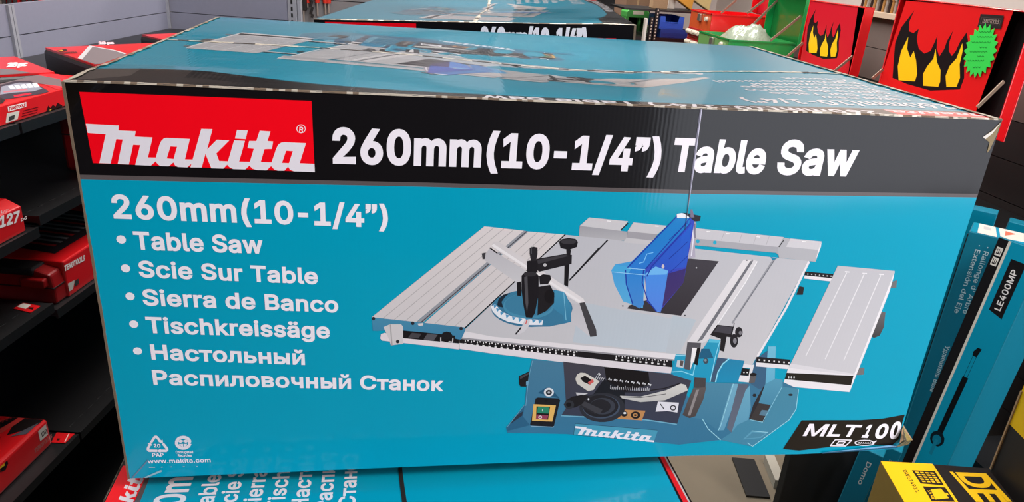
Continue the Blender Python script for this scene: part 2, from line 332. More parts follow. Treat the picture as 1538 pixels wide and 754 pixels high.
GLYPHS = """\
32|188|
37|676|175,283 146,286 121,297 101,314 86,335 78,360 75,388 75,412 78,440 87,464 101,486 121,503 146,513 175,517 206,513 230,503 250,486 264,464 273,440 276,412 276,388 273,360 264,335 250,314 230,297 205,286|175,327 198,332 212,346 221,365 223,412 213,454 198,468 175,473 153,468 138,454 130,435 127,412 127,388 130,365 138,346 153,332|501,-10 471,-6 446,5 426,21 412,43 403,68 400,95 400,120 403,147 412,172 427,194 447,210 471,221 501,225 531,221 556,210 576,194 590,172 598,147 601,120 601,95 598,68 589,43 575,21 555,5 531,-6|501,35 523,39 538,53 546,73 549,95 549,120 538,162 524,176 501,180 479,176 464,162 456,142 453,120 455,73 464,53 479,39|132,0 482,509 540,509 191,0
39|206|78,318 70,509 136,509 128,318
40|273|89,207 101,324 132,441 177,539 236,539 191,428 161,313 151,207 160,115 188,16 236,-96 177,-96 156,-59 124,16 111,55 90,169
41|273|37,-96 86,18 113,116 122,207 112,313 82,428 37,539 97,539 142,441 173,323 184,207 183,168 171,92 149,15 117,-59 97,-96
43|453|198,34 198,364 255,364 255,34|61,172 61,226 391,226 391,172
45|453|337,244 337,188 114,188 114,244
46|188|95,-4 78,-1 63,9 53,24 50,41 53,59 63,73 78,83 95,87 113,83 128,73 138,59 141,41 138,24 128,9 113,-1
47|249|235,533 71,-76 14,-76 178,533
48|453|227,-7 174,1 130,24 95,62 69,113 60,144 53,178 49,214 49,294 53,330 60,364 69,395 95,447 130,484 174,508 227,516 279,508 323,484 358,447 384,395 393,364 400,330 404,294 404,214 400,178 393,144 384,113 359,62 323,24 279,1|227,50 261,56 290,74 313,103 330,144 340,194 344,254 340,314 330,365 313,405 290,435 261,453 227,460 192,453 163,435 140,405 123,365 113,314 109,254 113,194 123,144 140,103 163,74 192,56
49|453|76,0 76,55 391,55 391,0|276,509 276,0 212,0 212,448 86,358 86,427 198,509
50|453|64,0 64,47 282,282 311,327 320,371 317,397 308,419 293,436 273,449 224,460 196,457 172,447 153,433 139,413 130,390 127,362 66,362 71,405 86,442 111,473 143,496 182,511 225,516 268,511 306,497 337,474 361,445 376,411 381,372 371,318 336,259 267,180 153,60 389,57 389,0
51|453|218,-7 173,-3 133,10 98,30 70,57 52,91 44,132 109,132 115,107 126,87 144,71 165,59 219,50 275,61 297,74 315,93 325,116 329,145 326,172 316,196 299,217 275,234 242,244 201,248 157,248 157,299 288,448 70,452 70,509 372,509 372,461 211,278 211,289 264,288 308,276 344,253 371,222 387,186 393,145 387,103 370,66 344,36 309,12 266,-2
52|453|40,105 40,158 247,509 311,509 109,166 413,163 413,105|282,0 282,318 343,318 343,0
53|453|221,-7 178,-2 140,11 108,32 83,60 66,93 60,130 122,130 127,108 138,89 173,60 221,50 250,53 276,64 298,82 314,104 324,131 328,162 324,193 314,221 297,244 275,262 248,273 218,277 167,268 128,246 67,253 96,509 366,509 366,452 151,452 134,301 178,325 229,334 263,330 294,321 321,306 345,285 364,260 379,231 388,199 391,163 385,117 369,76 343,41 309,15 268,-1
54|453|226,-7 182,-1 142,15 109,40 84,74 69,115 64,162 68,199 80,239 137,340 252,509 322,509 151,261 145,261 165,288 196,307 235,314 278,309 316,295 346,271 370,240 384,201 389,157 384,112 368,73 343,39 310,14 271,-2|226,48 254,52 279,63 299,79 314,101 324,128 327,157 324,187 314,213 299,235 279,251 254,262 226,265 198,262 174,252 153,235 138,214 128,188 125,158 128,128 138,102 153,79 174,63 198,52
55|453|97,0 323,448 62,452 62,509 391,509 391,449 165,0
56|453|226,-7 178,-2 136,11 101,33 74,62 57,96 52,135 55,166 65,195 81,220 101,241 125,256 153,265 119,282 93,308 76,342 70,380 75,417 90,450 114,477 146,498 184,511 226,516 269,511 306,498 337,477 361,450 377,417 382,380 376,342 359,308 333,282 300,267 327,256 351,241 372,220 387,195 397,166 401,135 395,96 378,62 352,33 317,11 275,-2|226,49 258,52 285,60 307,74 323,91 333,113 337,139 333,165 322,189 305,208 283,223 256,232 226,235 196,232 169,223 147,208 130,189 119,165 115,139 119,113 129,91 145,74 167,60 195,52|226,290 274,300 293,313 307,330 316,351 319,376 316,399 308,420 294,437 275,449 226,460 177,449 159,437 145,420 136,399 133,376 136,351 145,330 159,313 178,300
57|453|226,516 271,510 310,494 343,468 368,434 384,393 389,347 385,309 373,270 315,168 200,0 130,0 301,248 307,248 287,221 257,202 218,195 175,199 137,214 106,237 83,269 68,307 64,352 69,397 85,436 110,469 143,494 182,510|226,460 199,457 174,446 154,429 138,407 129,381 125,352 129,322 138,295 154,274 174,257 199,247 226,243 254,247 279,257 299,273 314,295 324,321 327,350 324,381 314,407 299,429 279,446 254,457
65|480|16,0 201,509 276,509 463,0 395,0 287,302 232,478 245,478 191,302 85,0|110,142 110,199 370,199 370,142
66|456|60,0 60,509 241,509 289,504 329,491 359,469 381,442 394,410 398,374 395,344 387,320 356,286 315,267 315,262 339,257 363,245 385,227 402,203 414,173 418,136 413,100 400,67 377,39 344,18 301,4 247,0|125,57 245,57 296,63 330,80 349,105 355,137 352,161 342,184 327,203 306,218 279,228 248,231 125,231|125,285 238,285 288,296 308,309 323,326 333,348 336,372 330,403 313,429 283,446 240,452 125,452
67|510|267,-7 235,-5 205,1 177,11 150,25 126,42 104,63 86,88 70,115 57,146 48,179 42,215 40,254 42,293 48,329 57,362 70,393 86,421 104,445 126,466 150,484 177,498 205,508 235,514 267,516 340,504 373,490 402,471 427,447 448,418 463,385 473,348 408,348 389,395 357,428 315,449 267,456 223,450 184,432 150,403 125,364 109,314 103,254 109,194 125,145 151,105 184,76 223,59 267,53 315,60 357,81 389,114 408,160 473,160 463,124 448,91 428,62 402,38 373,19 341,5 305,-4
68|502|219,0 96,0 96,57 215,57 272,63 318,81 354,110 379,149 394,198 399,255 394,312 379,361 354,399 320,428 275,446 221,452 93,452 93,509 225,509 261,507 294,501 325,492 353,478 399,441 433,391 446,361 455,329 460,293 462,255 460,217 455,181 446,149 433,119 417,92 398,68 376,48 351,31 322,17 291,8 256,2|125,509 125,0 60,0 60,509
69|419|60,0 60,509 372,509 372,452 125,452 125,286 355,286 355,229 125,229 125,57 375,57 375,0
70|410|60,0 60,509 369,509 369,452 125,452 125,278 346,278 346,221 125,221 125,0
71|520|269,-7 236,-5 205,1 176,11 149,25 125,43 104,64 85,88 69,116 57,146 47,179 42,215 40,254 42,293 47,329 57,362 69,393 85,421 103,445 125,466 149,484 175,498 203,508 233,514 265,516 304,513 340,504 374,489 403,469 429,445 449,416 465,384 474,349 408,349 387,393 356,427 315,448 265,456 222,450 183,432 150,404 125,364 109,314 103,254 109,194 125,145 151,105 184,76 224,59 269,53 309,57 345,71 374,93 396,123 410,160 415,202 434,199 283,199 283,256 478,256 478,200 471,141 451,91 419,50 377,19 326,0
72|517|60,0 60,509 125,509 125,289 392,289 392,509 457,509 457,0 392,0 392,232 125,232 125,0
73|300|31,0 31,57 118,57 118,452 31,452 31,509 269,509 269,452 183,452 183,57 269,57 269,0
74|396|185,-7 124,3 75,33 57,55 44,81 36,111 33,145 33,173 98,173 98,145 104,104 122,74 149,56 185,50 220,56 248,74 266,104 272,145 272,509 336,509 336,145 334,111 326,81 313,55 294,33 246,3
75|467|104,145 104,216 174,303 364,509 448,509 231,276|60,0 60,509 125,509 125,0|372,0 188,259 228,309 449,0
76|393|60,0 60,509 125,509 125,57 361,57 361,0
77|628|60,0 60,509 152,509 322,49 307,49 476,509 568,509 568,0 504,0 507,457 513,457 342,0 286,0 112,457 119,457 122,0
78|523|60,0 60,509 136,509 388,107 414,55 405,54 399,509 463,509 463,0 387,0 108,452 119,454 125,0
79|533|267,-7 235,-5 205,1 177,11 150,25 126,42 105,63 86,88 70,115 57,146 48,179 42,215 40,254 42,293 48,329 57,362 70,393 86,421 105,445 126,466 150,484 177,498 205,508 235,514 267,516 299,514 329,508 357,498 384,484 408,466 429,445 448,421 464,393 477,362 486,329 491,293 493,254 491,215 486,179 477,146 464,115 448,88 429,63 408,42 384,25 357,11 329,1 299,-5|267,53 310,59 349,76 383,105 408,144 425,194 430,254 425,314 408,365 383,404 349,433 310,450 267,456 223,450 184,433 151,404 125,364 109,314 103,254 109,194 125,144 151,105 184,76 223,59
80|445|60,0 60,509 235,509 289,503 332,487 366,462 390,430 404,391 409,348 404,304 390,265 366,233 332,207 289,191 235,186 109,186 109,242 233,242 269,246 297,256 318,272 333,294 342,319 344,348 342,376 333,402 318,423 297,439 268,449 232,452 125,452 125,0
82|449|60,0 60,509 236,509 290,504 333,489 367,465 390,433 405,395 409,352 405,309 390,271 367,240 333,217 289,203 236,198 96,198 96,255 234,255 269,258 298,267 319,281 334,300 342,324 345,352 342,380 334,405 319,425 298,440 269,449 233,452 125,452 125,0|353,0 230,229 303,229 428,0
83|447|224,-9 172,-4 128,9 91,31 64,60 46,96 38,137 104,137 110,110 123,88 142,71 166,59 224,49 257,52 286,60 311,74 329,92 341,114 346,139 342,161 332,179 296,205 245,222 184,239 128,260 86,289 60,326 52,372 58,413 75,448 102,476 138,498 180,511 227,516 275,511 316,498 351,476 377,449 394,415 401,378 337,378 326,412 302,437 267,453 225,459 194,456 167,448 145,435 129,418 118,398 115,376 119,352 131,334 169,308 212,293 312,264 359,238 395,198 405,171 408,139 403,99 386,64 360,34 323,11 278,-4
84|449|32,452 32,509 417,509 417,452 257,452 257,0 193,0 193,452
85|517|259,-8 203,-2 154,15 114,43 85,80 66,124 60,173 60,509 124,509 124,178 128,144 141,113 160,87 187,68 220,56 259,52 298,56 331,68 357,87 377,113 389,144 393,178 393,509 457,509 457,173 451,124 433,80 403,43 363,15 315,-2
86|480|204,0 16,509 84,509 192,206 248,31 235,31 267,138 395,509 463,509 278,0
87|686|155,0 16,509 82,509 187,94 197,40 189,40 306,509 380,509 497,40 488,40 603,509 670,509 530,0 455,0 351,391 336,475 350,475 335,395 318,323 230,0
88|474|18,0 217,284 217,236 29,509 104,509 243,292 232,292 252,329 374,509 446,509 259,239 259,287 456,0 382,0 230,231 244,231 225,196 182,129 91,0
89|472|203,0 203,208 16,509 91,509 222,292 250,230 224,230 251,293 280,344 381,509 455,509 268,208 268,0
97|389|160,-9 126,-5 94,5 68,22 48,45 35,73 30,108 34,138 43,161 58,179 78,193 125,211 178,220 234,227 265,235 273,243 276,255 267,297 240,322 196,331 149,322 118,301 100,274 41,291 57,322 79,346 104,364 133,375 194,384 239,379 286,360 306,343 322,320 333,290 337,251 337,0 277,0 277,52 272,52 252,25 215,1|170,45 202,49 228,59 248,74 263,93 272,115 276,138 276,190 259,182 175,168 134,159 103,139 95,124 92,105 102,72 130,52
98|424|229,-8 198,-5 172,4 138,31 118,59 112,59 112,0 53,0 53,509 114,509 114,319 137,346 171,373 197,381 229,384 274,378 313,361 345,332 370,293 385,245 390,189 385,133 370,84 346,45 313,16 274,-2|220,47 253,51 279,66 301,88 316,117 325,151 328,189 325,227 316,261 301,290 280,311 253,325 220,330 188,325 161,312 140,291 125,263 116,229 113,189 116,150 125,115 140,86 162,65 188,51
99|396|207,-8 159,-2 117,16 82,46 56,85 40,133 34,187 40,243 56,291 82,330 117,360 159,378 207,384 260,377 305,356 340,322 362,277 303,262 290,289 270,311 242,325 207,330 173,325 145,310 124,287 108,258 99,224 96,187 99,151 108,117 124,89 145,66 173,51 207,46 243,52 271,66 292,89 304,117 363,102 341,56 306,21 261,-1
100|424|195,-8 151,-2 111,16 79,45 55,84 39,133 34,189 39,245 55,293 79,332 112,361 151,378 196,384 228,381 253,373 287,346 306,319 311,319 311,509 372,509 372,0 313,0 313,59 307,59 287,31 252,4 227,-5|205,47 236,51 263,65 284,86 299,115 309,150 312,189 309,229 300,263 284,291 263,312 237,325 205,330 172,325 145,311 124,290 108,261 99,227 96,189 99,151 109,117 124,88 145,66 172,51
101|404|212,-8 161,-2 117,16 82,46 56,85 40,132 34,187 39,242 55,290 81,329 115,359 157,378 205,384 266,374 294,361 319,341 341,315 357,282 368,242 371,169 75,169 75,221 338,221 310,202 307,237 298,269 283,294 263,314 237,326 205,330 173,326 146,313 125,294 109,270 99,241 96,211 96,178 100,139 110,106 128,80 151,61 179,50 212,46 254,53 285,73 306,105 365,91 353,63 335,39 311,19 283,4 249,-5
102|254|228,379 228,327 6,327 6,379|81,0 81,432 84,461 96,486 113,505 135,519 187,530 222,527 243,521 227,468 215,472 195,474 171,470 154,460 145,443 142,419 142,0
103|425|207,-151 168,-148 134,-140 82,-110 51,-69 101,-41 122,-66 154,-88 207,-97 249,-92 282,-75 304,-47 311,-6 311,68 306,68 287,41 252,16 227,8 195,5 152,10 113,27 80,53 55,90 39,136 34,191 39,246 55,293 80,332 112,361 152,378 196,384 228,382 253,373 288,346 308,319 313,319 313,379 372,379 372,-9 367,-54 350,-90 324,-117 291,-136 251,-147|205,59 237,63 264,75 285,95 300,121 309,154 312,193 309,231 300,264 285,291 264,312 237,325 205,330 172,325 145,312 124,290 109,262 99,229 96,193 99,155 109,123 124,96 145,76 172,63
104|410|114,227 114,0 53,0 53,509 114,509 114,287 102,287 124,332 152,362 187,379 227,384 264,380 295,369 321,349 341,321 353,285 357,240 357,0 296,0 296,235 290,275 273,304 246,323 210,329 184,326 161,317 141,303 126,283 117,257
105|167|53,0 53,379 114,379 114,0|84,443 67,446 54,455 44,468 41,483 44,499 54,512 67,521 84,524 100,521 114,512 123,499 126,483 123,468 114,455 100,446
106|167|53,379 114,379 114,-30 111,-63 102,-90 86,-113 65,-129 37,-139 -10,-143 -10,-87 2,-87 25,-83 40,-72 50,-54 53,-29|83,443 67,446 53,455 44,468 41,483 44,499 53,512 67,521 83,524 100,521 114,512 123,499 126,483 123,468 114,455 100,446
107|381|110,137 110,212 121,212 284,379 360,379 184,199 177,199|53,0 53,509 114,509 114,0|294,0 148,186 191,229 372,0
108|189|139,-2 101,3 74,20 58,47 53,84 53,509 114,509 114,99 120,62 130,54 146,52 170,54 181,3 162,-1
109|610|53,0 53,379 112,379 112,295 118,323 132,346 172,376 219,386 257,380 287,361 309,331 321,295 312,295 322,321 337,343 381,375 437,386 468,383 497,372 522,354 541,328 553,296 557,255 557,0 496,0 496,254 490,289 473,313 447,326 419,330 395,328 374,320 345,290 335,247 335,0 274,0 274,260 269,288 253,311 229,326 199,330 158,320 140,307 126,289 117,266 114,238 114,0
110|410|114,227 114,0 53,0 53,379 112,379 112,287 102,287 124,332 152,362 187,379 227,384 264,380 295,369 321,349 341,321 353,285 357,240 357,0 296,0 296,235 290,275 273,304 246,323 210,329 184,326 161,317 141,303 126,283 117,257
111|415|207,-8 159,-2 117,16 82,46 56,85 40,133 34,187 40,243 56,291 82,330 117,360 159,378 207,384 256,378 299,360 333,330 359,291 376,243 381,187 376,133 359,85 333,46 299,16 256,-2|207,46 242,51 270,66 292,89 307,117 316,151 319,187 316,224 307,258 292,287 270,310 242,325 207,330 173,325 145,310 124,287 108,258 99,224 96,187 99,151 108,117 124,89 145,66 173,51
112|424|53,-143 53,379 112,379 112,319 118,319 137,346 171,373 197,381 229,384 274,378 313,361 345,332 370,293 385,245 390,189 385,133 370,84 346,45 313,16 274,-2 229,-8 198,-5 173,4 138,31 118,59 114,-143|220,47 253,51 279,66 301,88 316,117 325,151 328,189 325,227 316,261 301,290 280,311 253,325 220,330 188,325 161,312 140,291 125,263 116,229 113,189 116,150 125,115 140,86 162,65 188,51
113|424|372,-143 311,-143 311,59 306,59 287,31 252,4 227,-5 195,-8 151,-2 111,16 79,45 55,84 39,133 34,189 39,245 55,293 79,332 112,361 151,378 196,384 228,381 253,373 287,346 307,319 313,319 313,379 372,379|205,47 236,51 263,65 284,86 299,115 309,150 312,189 309,229 300,263 284,291 263,312 237,325 205,330 172,325 145,311 124,290 108,261 99,227 96,189 99,151 109,117 124,88 145,66 172,51
114|259|53,0 53,379 112,379 112,321 130,347 152,367 181,380 213,385 243,384 243,322 207,326 182,323 159,315 140,301 126,284 117,262 114,237 114,0
115|365|182,-8 145,-5 112,3 84,18 62,38 45,63 36,94 94,107 105,79 124,60 150,49 181,45 217,50 244,62 262,81 268,103 265,121 254,136 237,147 212,155 149,170 104,186 72,208 53,237 47,274 51,305 65,332 87,354 115,370 149,381 187,384 223,381 254,372 279,358 299,339 324,290 268,277 258,298 243,316 219,328 187,333 156,329 131,317 114,299 109,277 112,258 124,243 172,223 229,209 275,194 306,171 325,142 331,107 326,75 312,47 290,24 260,6 223,-5
116|227|204,379 204,327 6,327 6,379|65,471 126,471 126,98 128,76 136,61 150,53 170,50 202,54 213,2 192,-3 168,-4 125,2 92,21 72,52 65,93
117|410|182,-5 146,-1 115,11 89,31 69,59 57,95 53,139 53,379 114,379 114,144 119,105 137,75 164,56 200,50 226,53 249,62 268,77 283,97 293,122 296,153 296,379 357,379 357,0 298,0 298,92 307,92 286,47 257,17 222,0
118|389|163,0 17,379 84,379 165,155 206,21 184,21 224,155 305,379 371,379 226,0
119|567|138,0 23,379 87,379 154,137 175,41 165,41 186,135 206,214 252,379 316,379 382,136 402,41 391,41 413,135 480,379 545,379 429,0 368,0 277,338 291,338 199,0
120|379|21,0 171,218 171,171 29,379 100,379 207,206 175,206 233,306 282,379 352,379 209,169 209,214 358,0 287,0 231,85 173,182 205,182 148,85 91,0
121|389|47,-139 61,-86 104,-89 130,-74 151,-36 163,-1 17,379 84,379 165,155 206,21 184,21 202,87 224,155 305,379 371,379 204,-58 177,-107 139,-136 91,-145 65,-143
122|380|42,0 42,46 254,320 48,323 48,379 333,379 333,331 126,60 339,56 339,0
163|425|37,41 37,57 62,61 80,74 90,95 93,125 85,358 89,401 102,439 125,471 156,495 194,510 239,516 277,511 310,499 339,480 362,454 378,422 387,385 328,377 318,411 300,437 273,453 240,459 210,456 186,446 168,430 155,410 146,360 153,127 145,89 123,64 92,49 61,42|37,0 37,57 301,57 324,63 330,85 330,107 388,107 388,91 382,51 366,23 339,6 299,0|37,229 37,280 311,280 311,229
174|463|231,118 192,122 154,134 121,152 91,177 67,206 48,240 37,277 33,317 37,357 48,394 67,428 91,457 121,482 154,500 192,512 231,516 271,512 309,500 343,482 372,457 396,428 415,394 426,357 430,317 426,277 415,240 396,206 372,177 343,152 309,134 271,122|231,166 271,171 307,187 338,210 362,241 377,277 382,317 377,357 362,393 338,423 307,447 271,462 231,467 192,462 156,447 125,423 101,393 86,357 81,317 86,277 101,241 125,210 156,187 192,171|273,226 228,312 273,312 319,226|161,226 161,409 253,409 279,402 302,383 311,350 302,316 278,295 250,287 185,287 185,319 239,319 257,327 267,350 264,364 257,372 239,378 203,378 203,226
183|196|98,196 81,200 66,210 56,224 52,242 56,259 66,274 81,284 98,287 116,284 130,274 140,259 144,242 140,224 130,210 116,200
228|389|160,-9 126,-5 94,5 68,22 48,45 35,73 30,108 34,138 43,161 58,179 78,193 125,211 178,220 234,227 265,235 273,243 276,255 267,297 240,322 196,331 149,322 118,301 100,274 41,291 57,322 79,346 104,364 133,375 194,384 239,379 286,360 306,343 322,320 333,290 337,251 337,0 277,0 277,52 272,52 252,25 215,1|170,45 202,49 228,59 248,74 263,93 272,115 276,138 276,190 259,182 175,168 134,159 103,139 95,124 92,105 102,72 130,52|261,443 246,446 233,455 224,468 221,483 224,499 233,512 246,520 261,523 277,520 290,512 299,499 301,483 299,468 290,455 277,446|117,443 102,446 89,455 80,468 77,483 80,499 89,512 102,520 117,523 133,520 146,512 155,499 158,483 155,468 146,455 133,446
233|404|212,-8 161,-2 117,16 82,46 56,85 40,132 34,187 39,242 55,290 81,329 115,359 157,378 205,384 266,374 294,361 319,341 341,315 357,282 368,242 371,169 75,169 75,221 338,221 310,202 307,237 298,269 283,294 263,314 237,326 205,330 173,326 146,313 125,294 109,270 99,241 96,211 96,178 100,139 110,106 128,80 151,61 179,50 212,46 254,53 285,73 306,105 365,91 353,63 335,39 311,19 283,4 249,-5|177,429 225,529 293,529 227,429
243|415|207,-8 159,-2 117,16 82,46 56,85 40,133 34,187 40,243 56,291 82,330 117,360 159,378 207,384 256,378 299,360 333,330 359,291 376,243 381,187 376,133 359,85 333,46 299,16 256,-2|207,46 242,51 270,66 292,89 307,117 316,151 319,187 316,224 307,258 292,287 270,310 242,325 207,330 173,325 145,310 124,287 108,258 99,224 96,187 99,151 108,117 124,89 145,66 173,51|181,429 228,529 297,529 231,429
1042|456|60,0 60,509 241,509 289,504 329,491 359,469 381,442 394,410 398,374 395,344 387,320 356,286 315,267 315,262 339,257 363,245 385,227 402,203 414,173 418,136 413,100 400,67 377,39 344,18 301,4 247,0|125,57 245,57 296,63 330,80 349,105 355,137 352,161 342,184 327,203 306,218 279,228 248,231 125,231|125,285 238,285 288,296 308,309 323,326 333,348 336,372 330,403 313,429 283,446 240,452 125,452
1044|569|32,-109 32,57 73,57 97,86 117,132 133,199 145,294 162,509 480,509 480,57 537,57 537,-109 475,-109 475,0 94,0 94,-109|147,57 416,57 416,452 221,452 208,294 196,194 176,111 163,80
1053|517|60,0 60,509 125,509 125,289 392,289 392,509 457,509 457,0 392,0 392,232 125,232 125,0
1056|445|60,0 60,509 235,509 289,503 332,487 366,462 390,430 404,391 409,348 404,304 390,265 366,233 332,207 289,191 235,186 109,186 109,242 233,242 269,246 297,256 318,272 333,294 342,319 344,348 342,376 333,402 318,423 297,439 268,449 232,452 125,452 125,0
1057|510|267,-7 235,-5 205,1 177,11 150,25 126,42 104,63 86,88 70,115 57,146 48,179 42,215 40,254 42,293 48,329 57,362 70,393 86,421 104,445 126,466 150,484 177,498 205,508 235,514 267,516 340,504 373,490 402,471 427,447 448,418 463,385 473,348 408,348 389,395 357,428 315,449 267,456 223,450 184,432 150,403 125,364 109,314 103,254 109,194 125,145 151,105 184,76 223,59 267,53 315,60 357,81 389,114 408,160 473,160 463,124 448,91 428,62 402,38 373,19 341,5 305,-4
1059|437|87,0 87,57 122,57 163,65 176,76 185,92 195,116 16,509 87,509 154,357 185,282 232,149 214,149 290,357 351,509 420,509 244,84 220,40 204,24 184,11 156,3 121,0
1072|389|160,-9 126,-5 94,5 68,22 48,45 35,73 30,108 34,138 43,161 58,179 78,193 125,211 178,220 234,227 265,235 273,243 276,255 267,297 240,322 196,331 149,322 118,301 100,274 41,291 57,322 79,346 104,364 133,375 194,384 239,379 286,360 306,343 322,320 333,290 337,251 337,0 277,0 277,52 272,52 252,25 215,1|170,45 202,49 228,59 248,74 263,93 272,115 276,138 276,190 259,182 175,168 134,159 103,139 95,124 92,105 102,72 130,52
1074|392|53,0 53,379 208,379 264,372 307,352 334,320 343,278 339,248 324,226 300,209 270,199 312,185 345,152 355,130 358,102 354,75 343,50 325,29 300,13 269,3 232,0|111,56 232,56 259,59 279,70 291,86 295,108 291,133 279,153 259,165 232,169 111,169|111,220 209,220 239,224 263,234 277,251 282,273 277,294 262,310 239,320 208,324 111,324
1076|427|13,-110 13,56 44,56 65,82 79,116 90,164 98,231 110,379 356,379 356,56 414,56 414,-110 353,-110 353,0 74,0 74,-110|114,56 295,56 295,323 166,323 157,231 143,127 131,87
1077|404|212,-8 161,-2 117,16 82,46 56,85 40,132 34,187 39,242 55,290 81,329 115,359 157,378 205,384 266,374 294,361 319,341 341,315 357,282 368,242 371,169 75,169 75,221 338,221 310,202 307,237 298,269 283,294 263,314 237,326 205,330 173,326 146,313 125,294 109,270 99,241 96,211 96,178 100,139 110,106 128,80 151,61 179,50 212,46 254,53 285,73 306,105 365,91 353,63 335,39 311,19 283,4 249,-5
1080|411|358,0 296,0 296,274 111,0 53,0 53,379 114,379 114,104 300,379 358,379
1081|411|358,0 296,0 296,274 111,0 53,0 53,379 114,379 114,104 300,379 358,379|205,433 179,436 155,446 135,461 120,481 110,504 107,529 151,529 155,508 166,491 184,480 205,476 227,480 244,491 255,508 259,529 304,529 301,504 291,481 276,461 256,446 232,436
1082|376|53,0 53,379 114,379 114,215 152,215 288,379 366,379 213,196 368,0 290,0 167,159 114,159 114,0
1083|400|6,0 6,56 20,56 48,63 67,86 78,133 84,211 91,379 348,379 348,0 286,0 286,323 149,323 143,189 129,84 115,47 94,21 65,5 27,0
1085|409|309,223 309,167 99,167 99,223|114,379 114,0 53,0 53,379|356,379 356,0 295,0 295,379
1086|415|207,-8 159,-2 117,16 82,46 56,85 40,133 34,187 40,243 56,291 82,330 117,360 159,378 207,384 256,378 299,360 333,330 359,291 376,243 381,187 376,133 359,85 333,46 299,16 256,-2|207,46 242,51 270,66 292,89 307,117 316,151 319,187 316,224 307,258 292,287 270,310 242,325 207,330 173,325 145,310 124,287 108,258 99,224 96,187 99,151 108,117 124,89 145,66 173,51
1087|408|355,379 355,0 294,0 294,323 114,323 114,0 53,0 53,379
1089|396|207,-8 159,-2 117,16 82,46 56,85 40,133 34,187 40,243 56,291 82,330 117,360 159,378 207,384 260,377 305,356 340,322 362,277 303,262 290,289 270,311 242,325 207,330 173,325 145,310 124,287 108,258 99,224 96,187 99,151 108,117 124,89 145,66 173,51 207,46 243,52 271,66 292,89 304,117 363,102 341,56 306,21 261,-1
1090|325|132,0 132,325 6,325 6,379 319,379 319,325 193,325 193,0
1095|401|198,118 138,127 92,153 62,197 53,258 53,379 114,379 114,258 120,221 138,195 165,180 198,175 264,182 324,199 324,143 285,130 244,122|287,0 287,379 348,379 348,0
1099|511|104,244 214,244 256,240 290,228 317,210 337,186 349,156 353,123 349,90 337,61 317,36 290,16 255,4 214,0 53,0 53,379 114,379 114,56 214,56 245,61 270,74 286,95 292,121 286,148 270,169 245,183 214,187 104,187|397,0 397,379 458,379 458,0
1100|388|104,244 214,244 256,240 290,228 317,210 337,186 349,156 353,123 349,90 337,61 317,36 290,16 255,4 214,0 53,0 53,379 114,379 114,56 214,56 245,61 270,74 286,95 292,121 286,148 270,169 245,183 214,187 104,187
1103|385|332,0 271,0 271,326 184,326 142,322 114,309 98,288 93,259 98,231 114,211 143,198 184,194 298,194 298,142 180,142 115,150 68,174 41,211 32,259 41,308 68,346 115,371 180,379 332,379|85,0 15,0 122,172 190,172
8221|300|52,318 82,509 151,509 98,318|175,318 205,509 274,509 222,318
8226|389|194,93 166,96 139,107 117,124 100,147 89,173 85,202 89,231 100,257 117,279 139,296 166,307 194,311 223,307 249,296 272,279 289,257 300,231 304,202 300,173 289,147 272,124 249,107 223,96
"""
load_glyphs(GLYPHS)
curly()
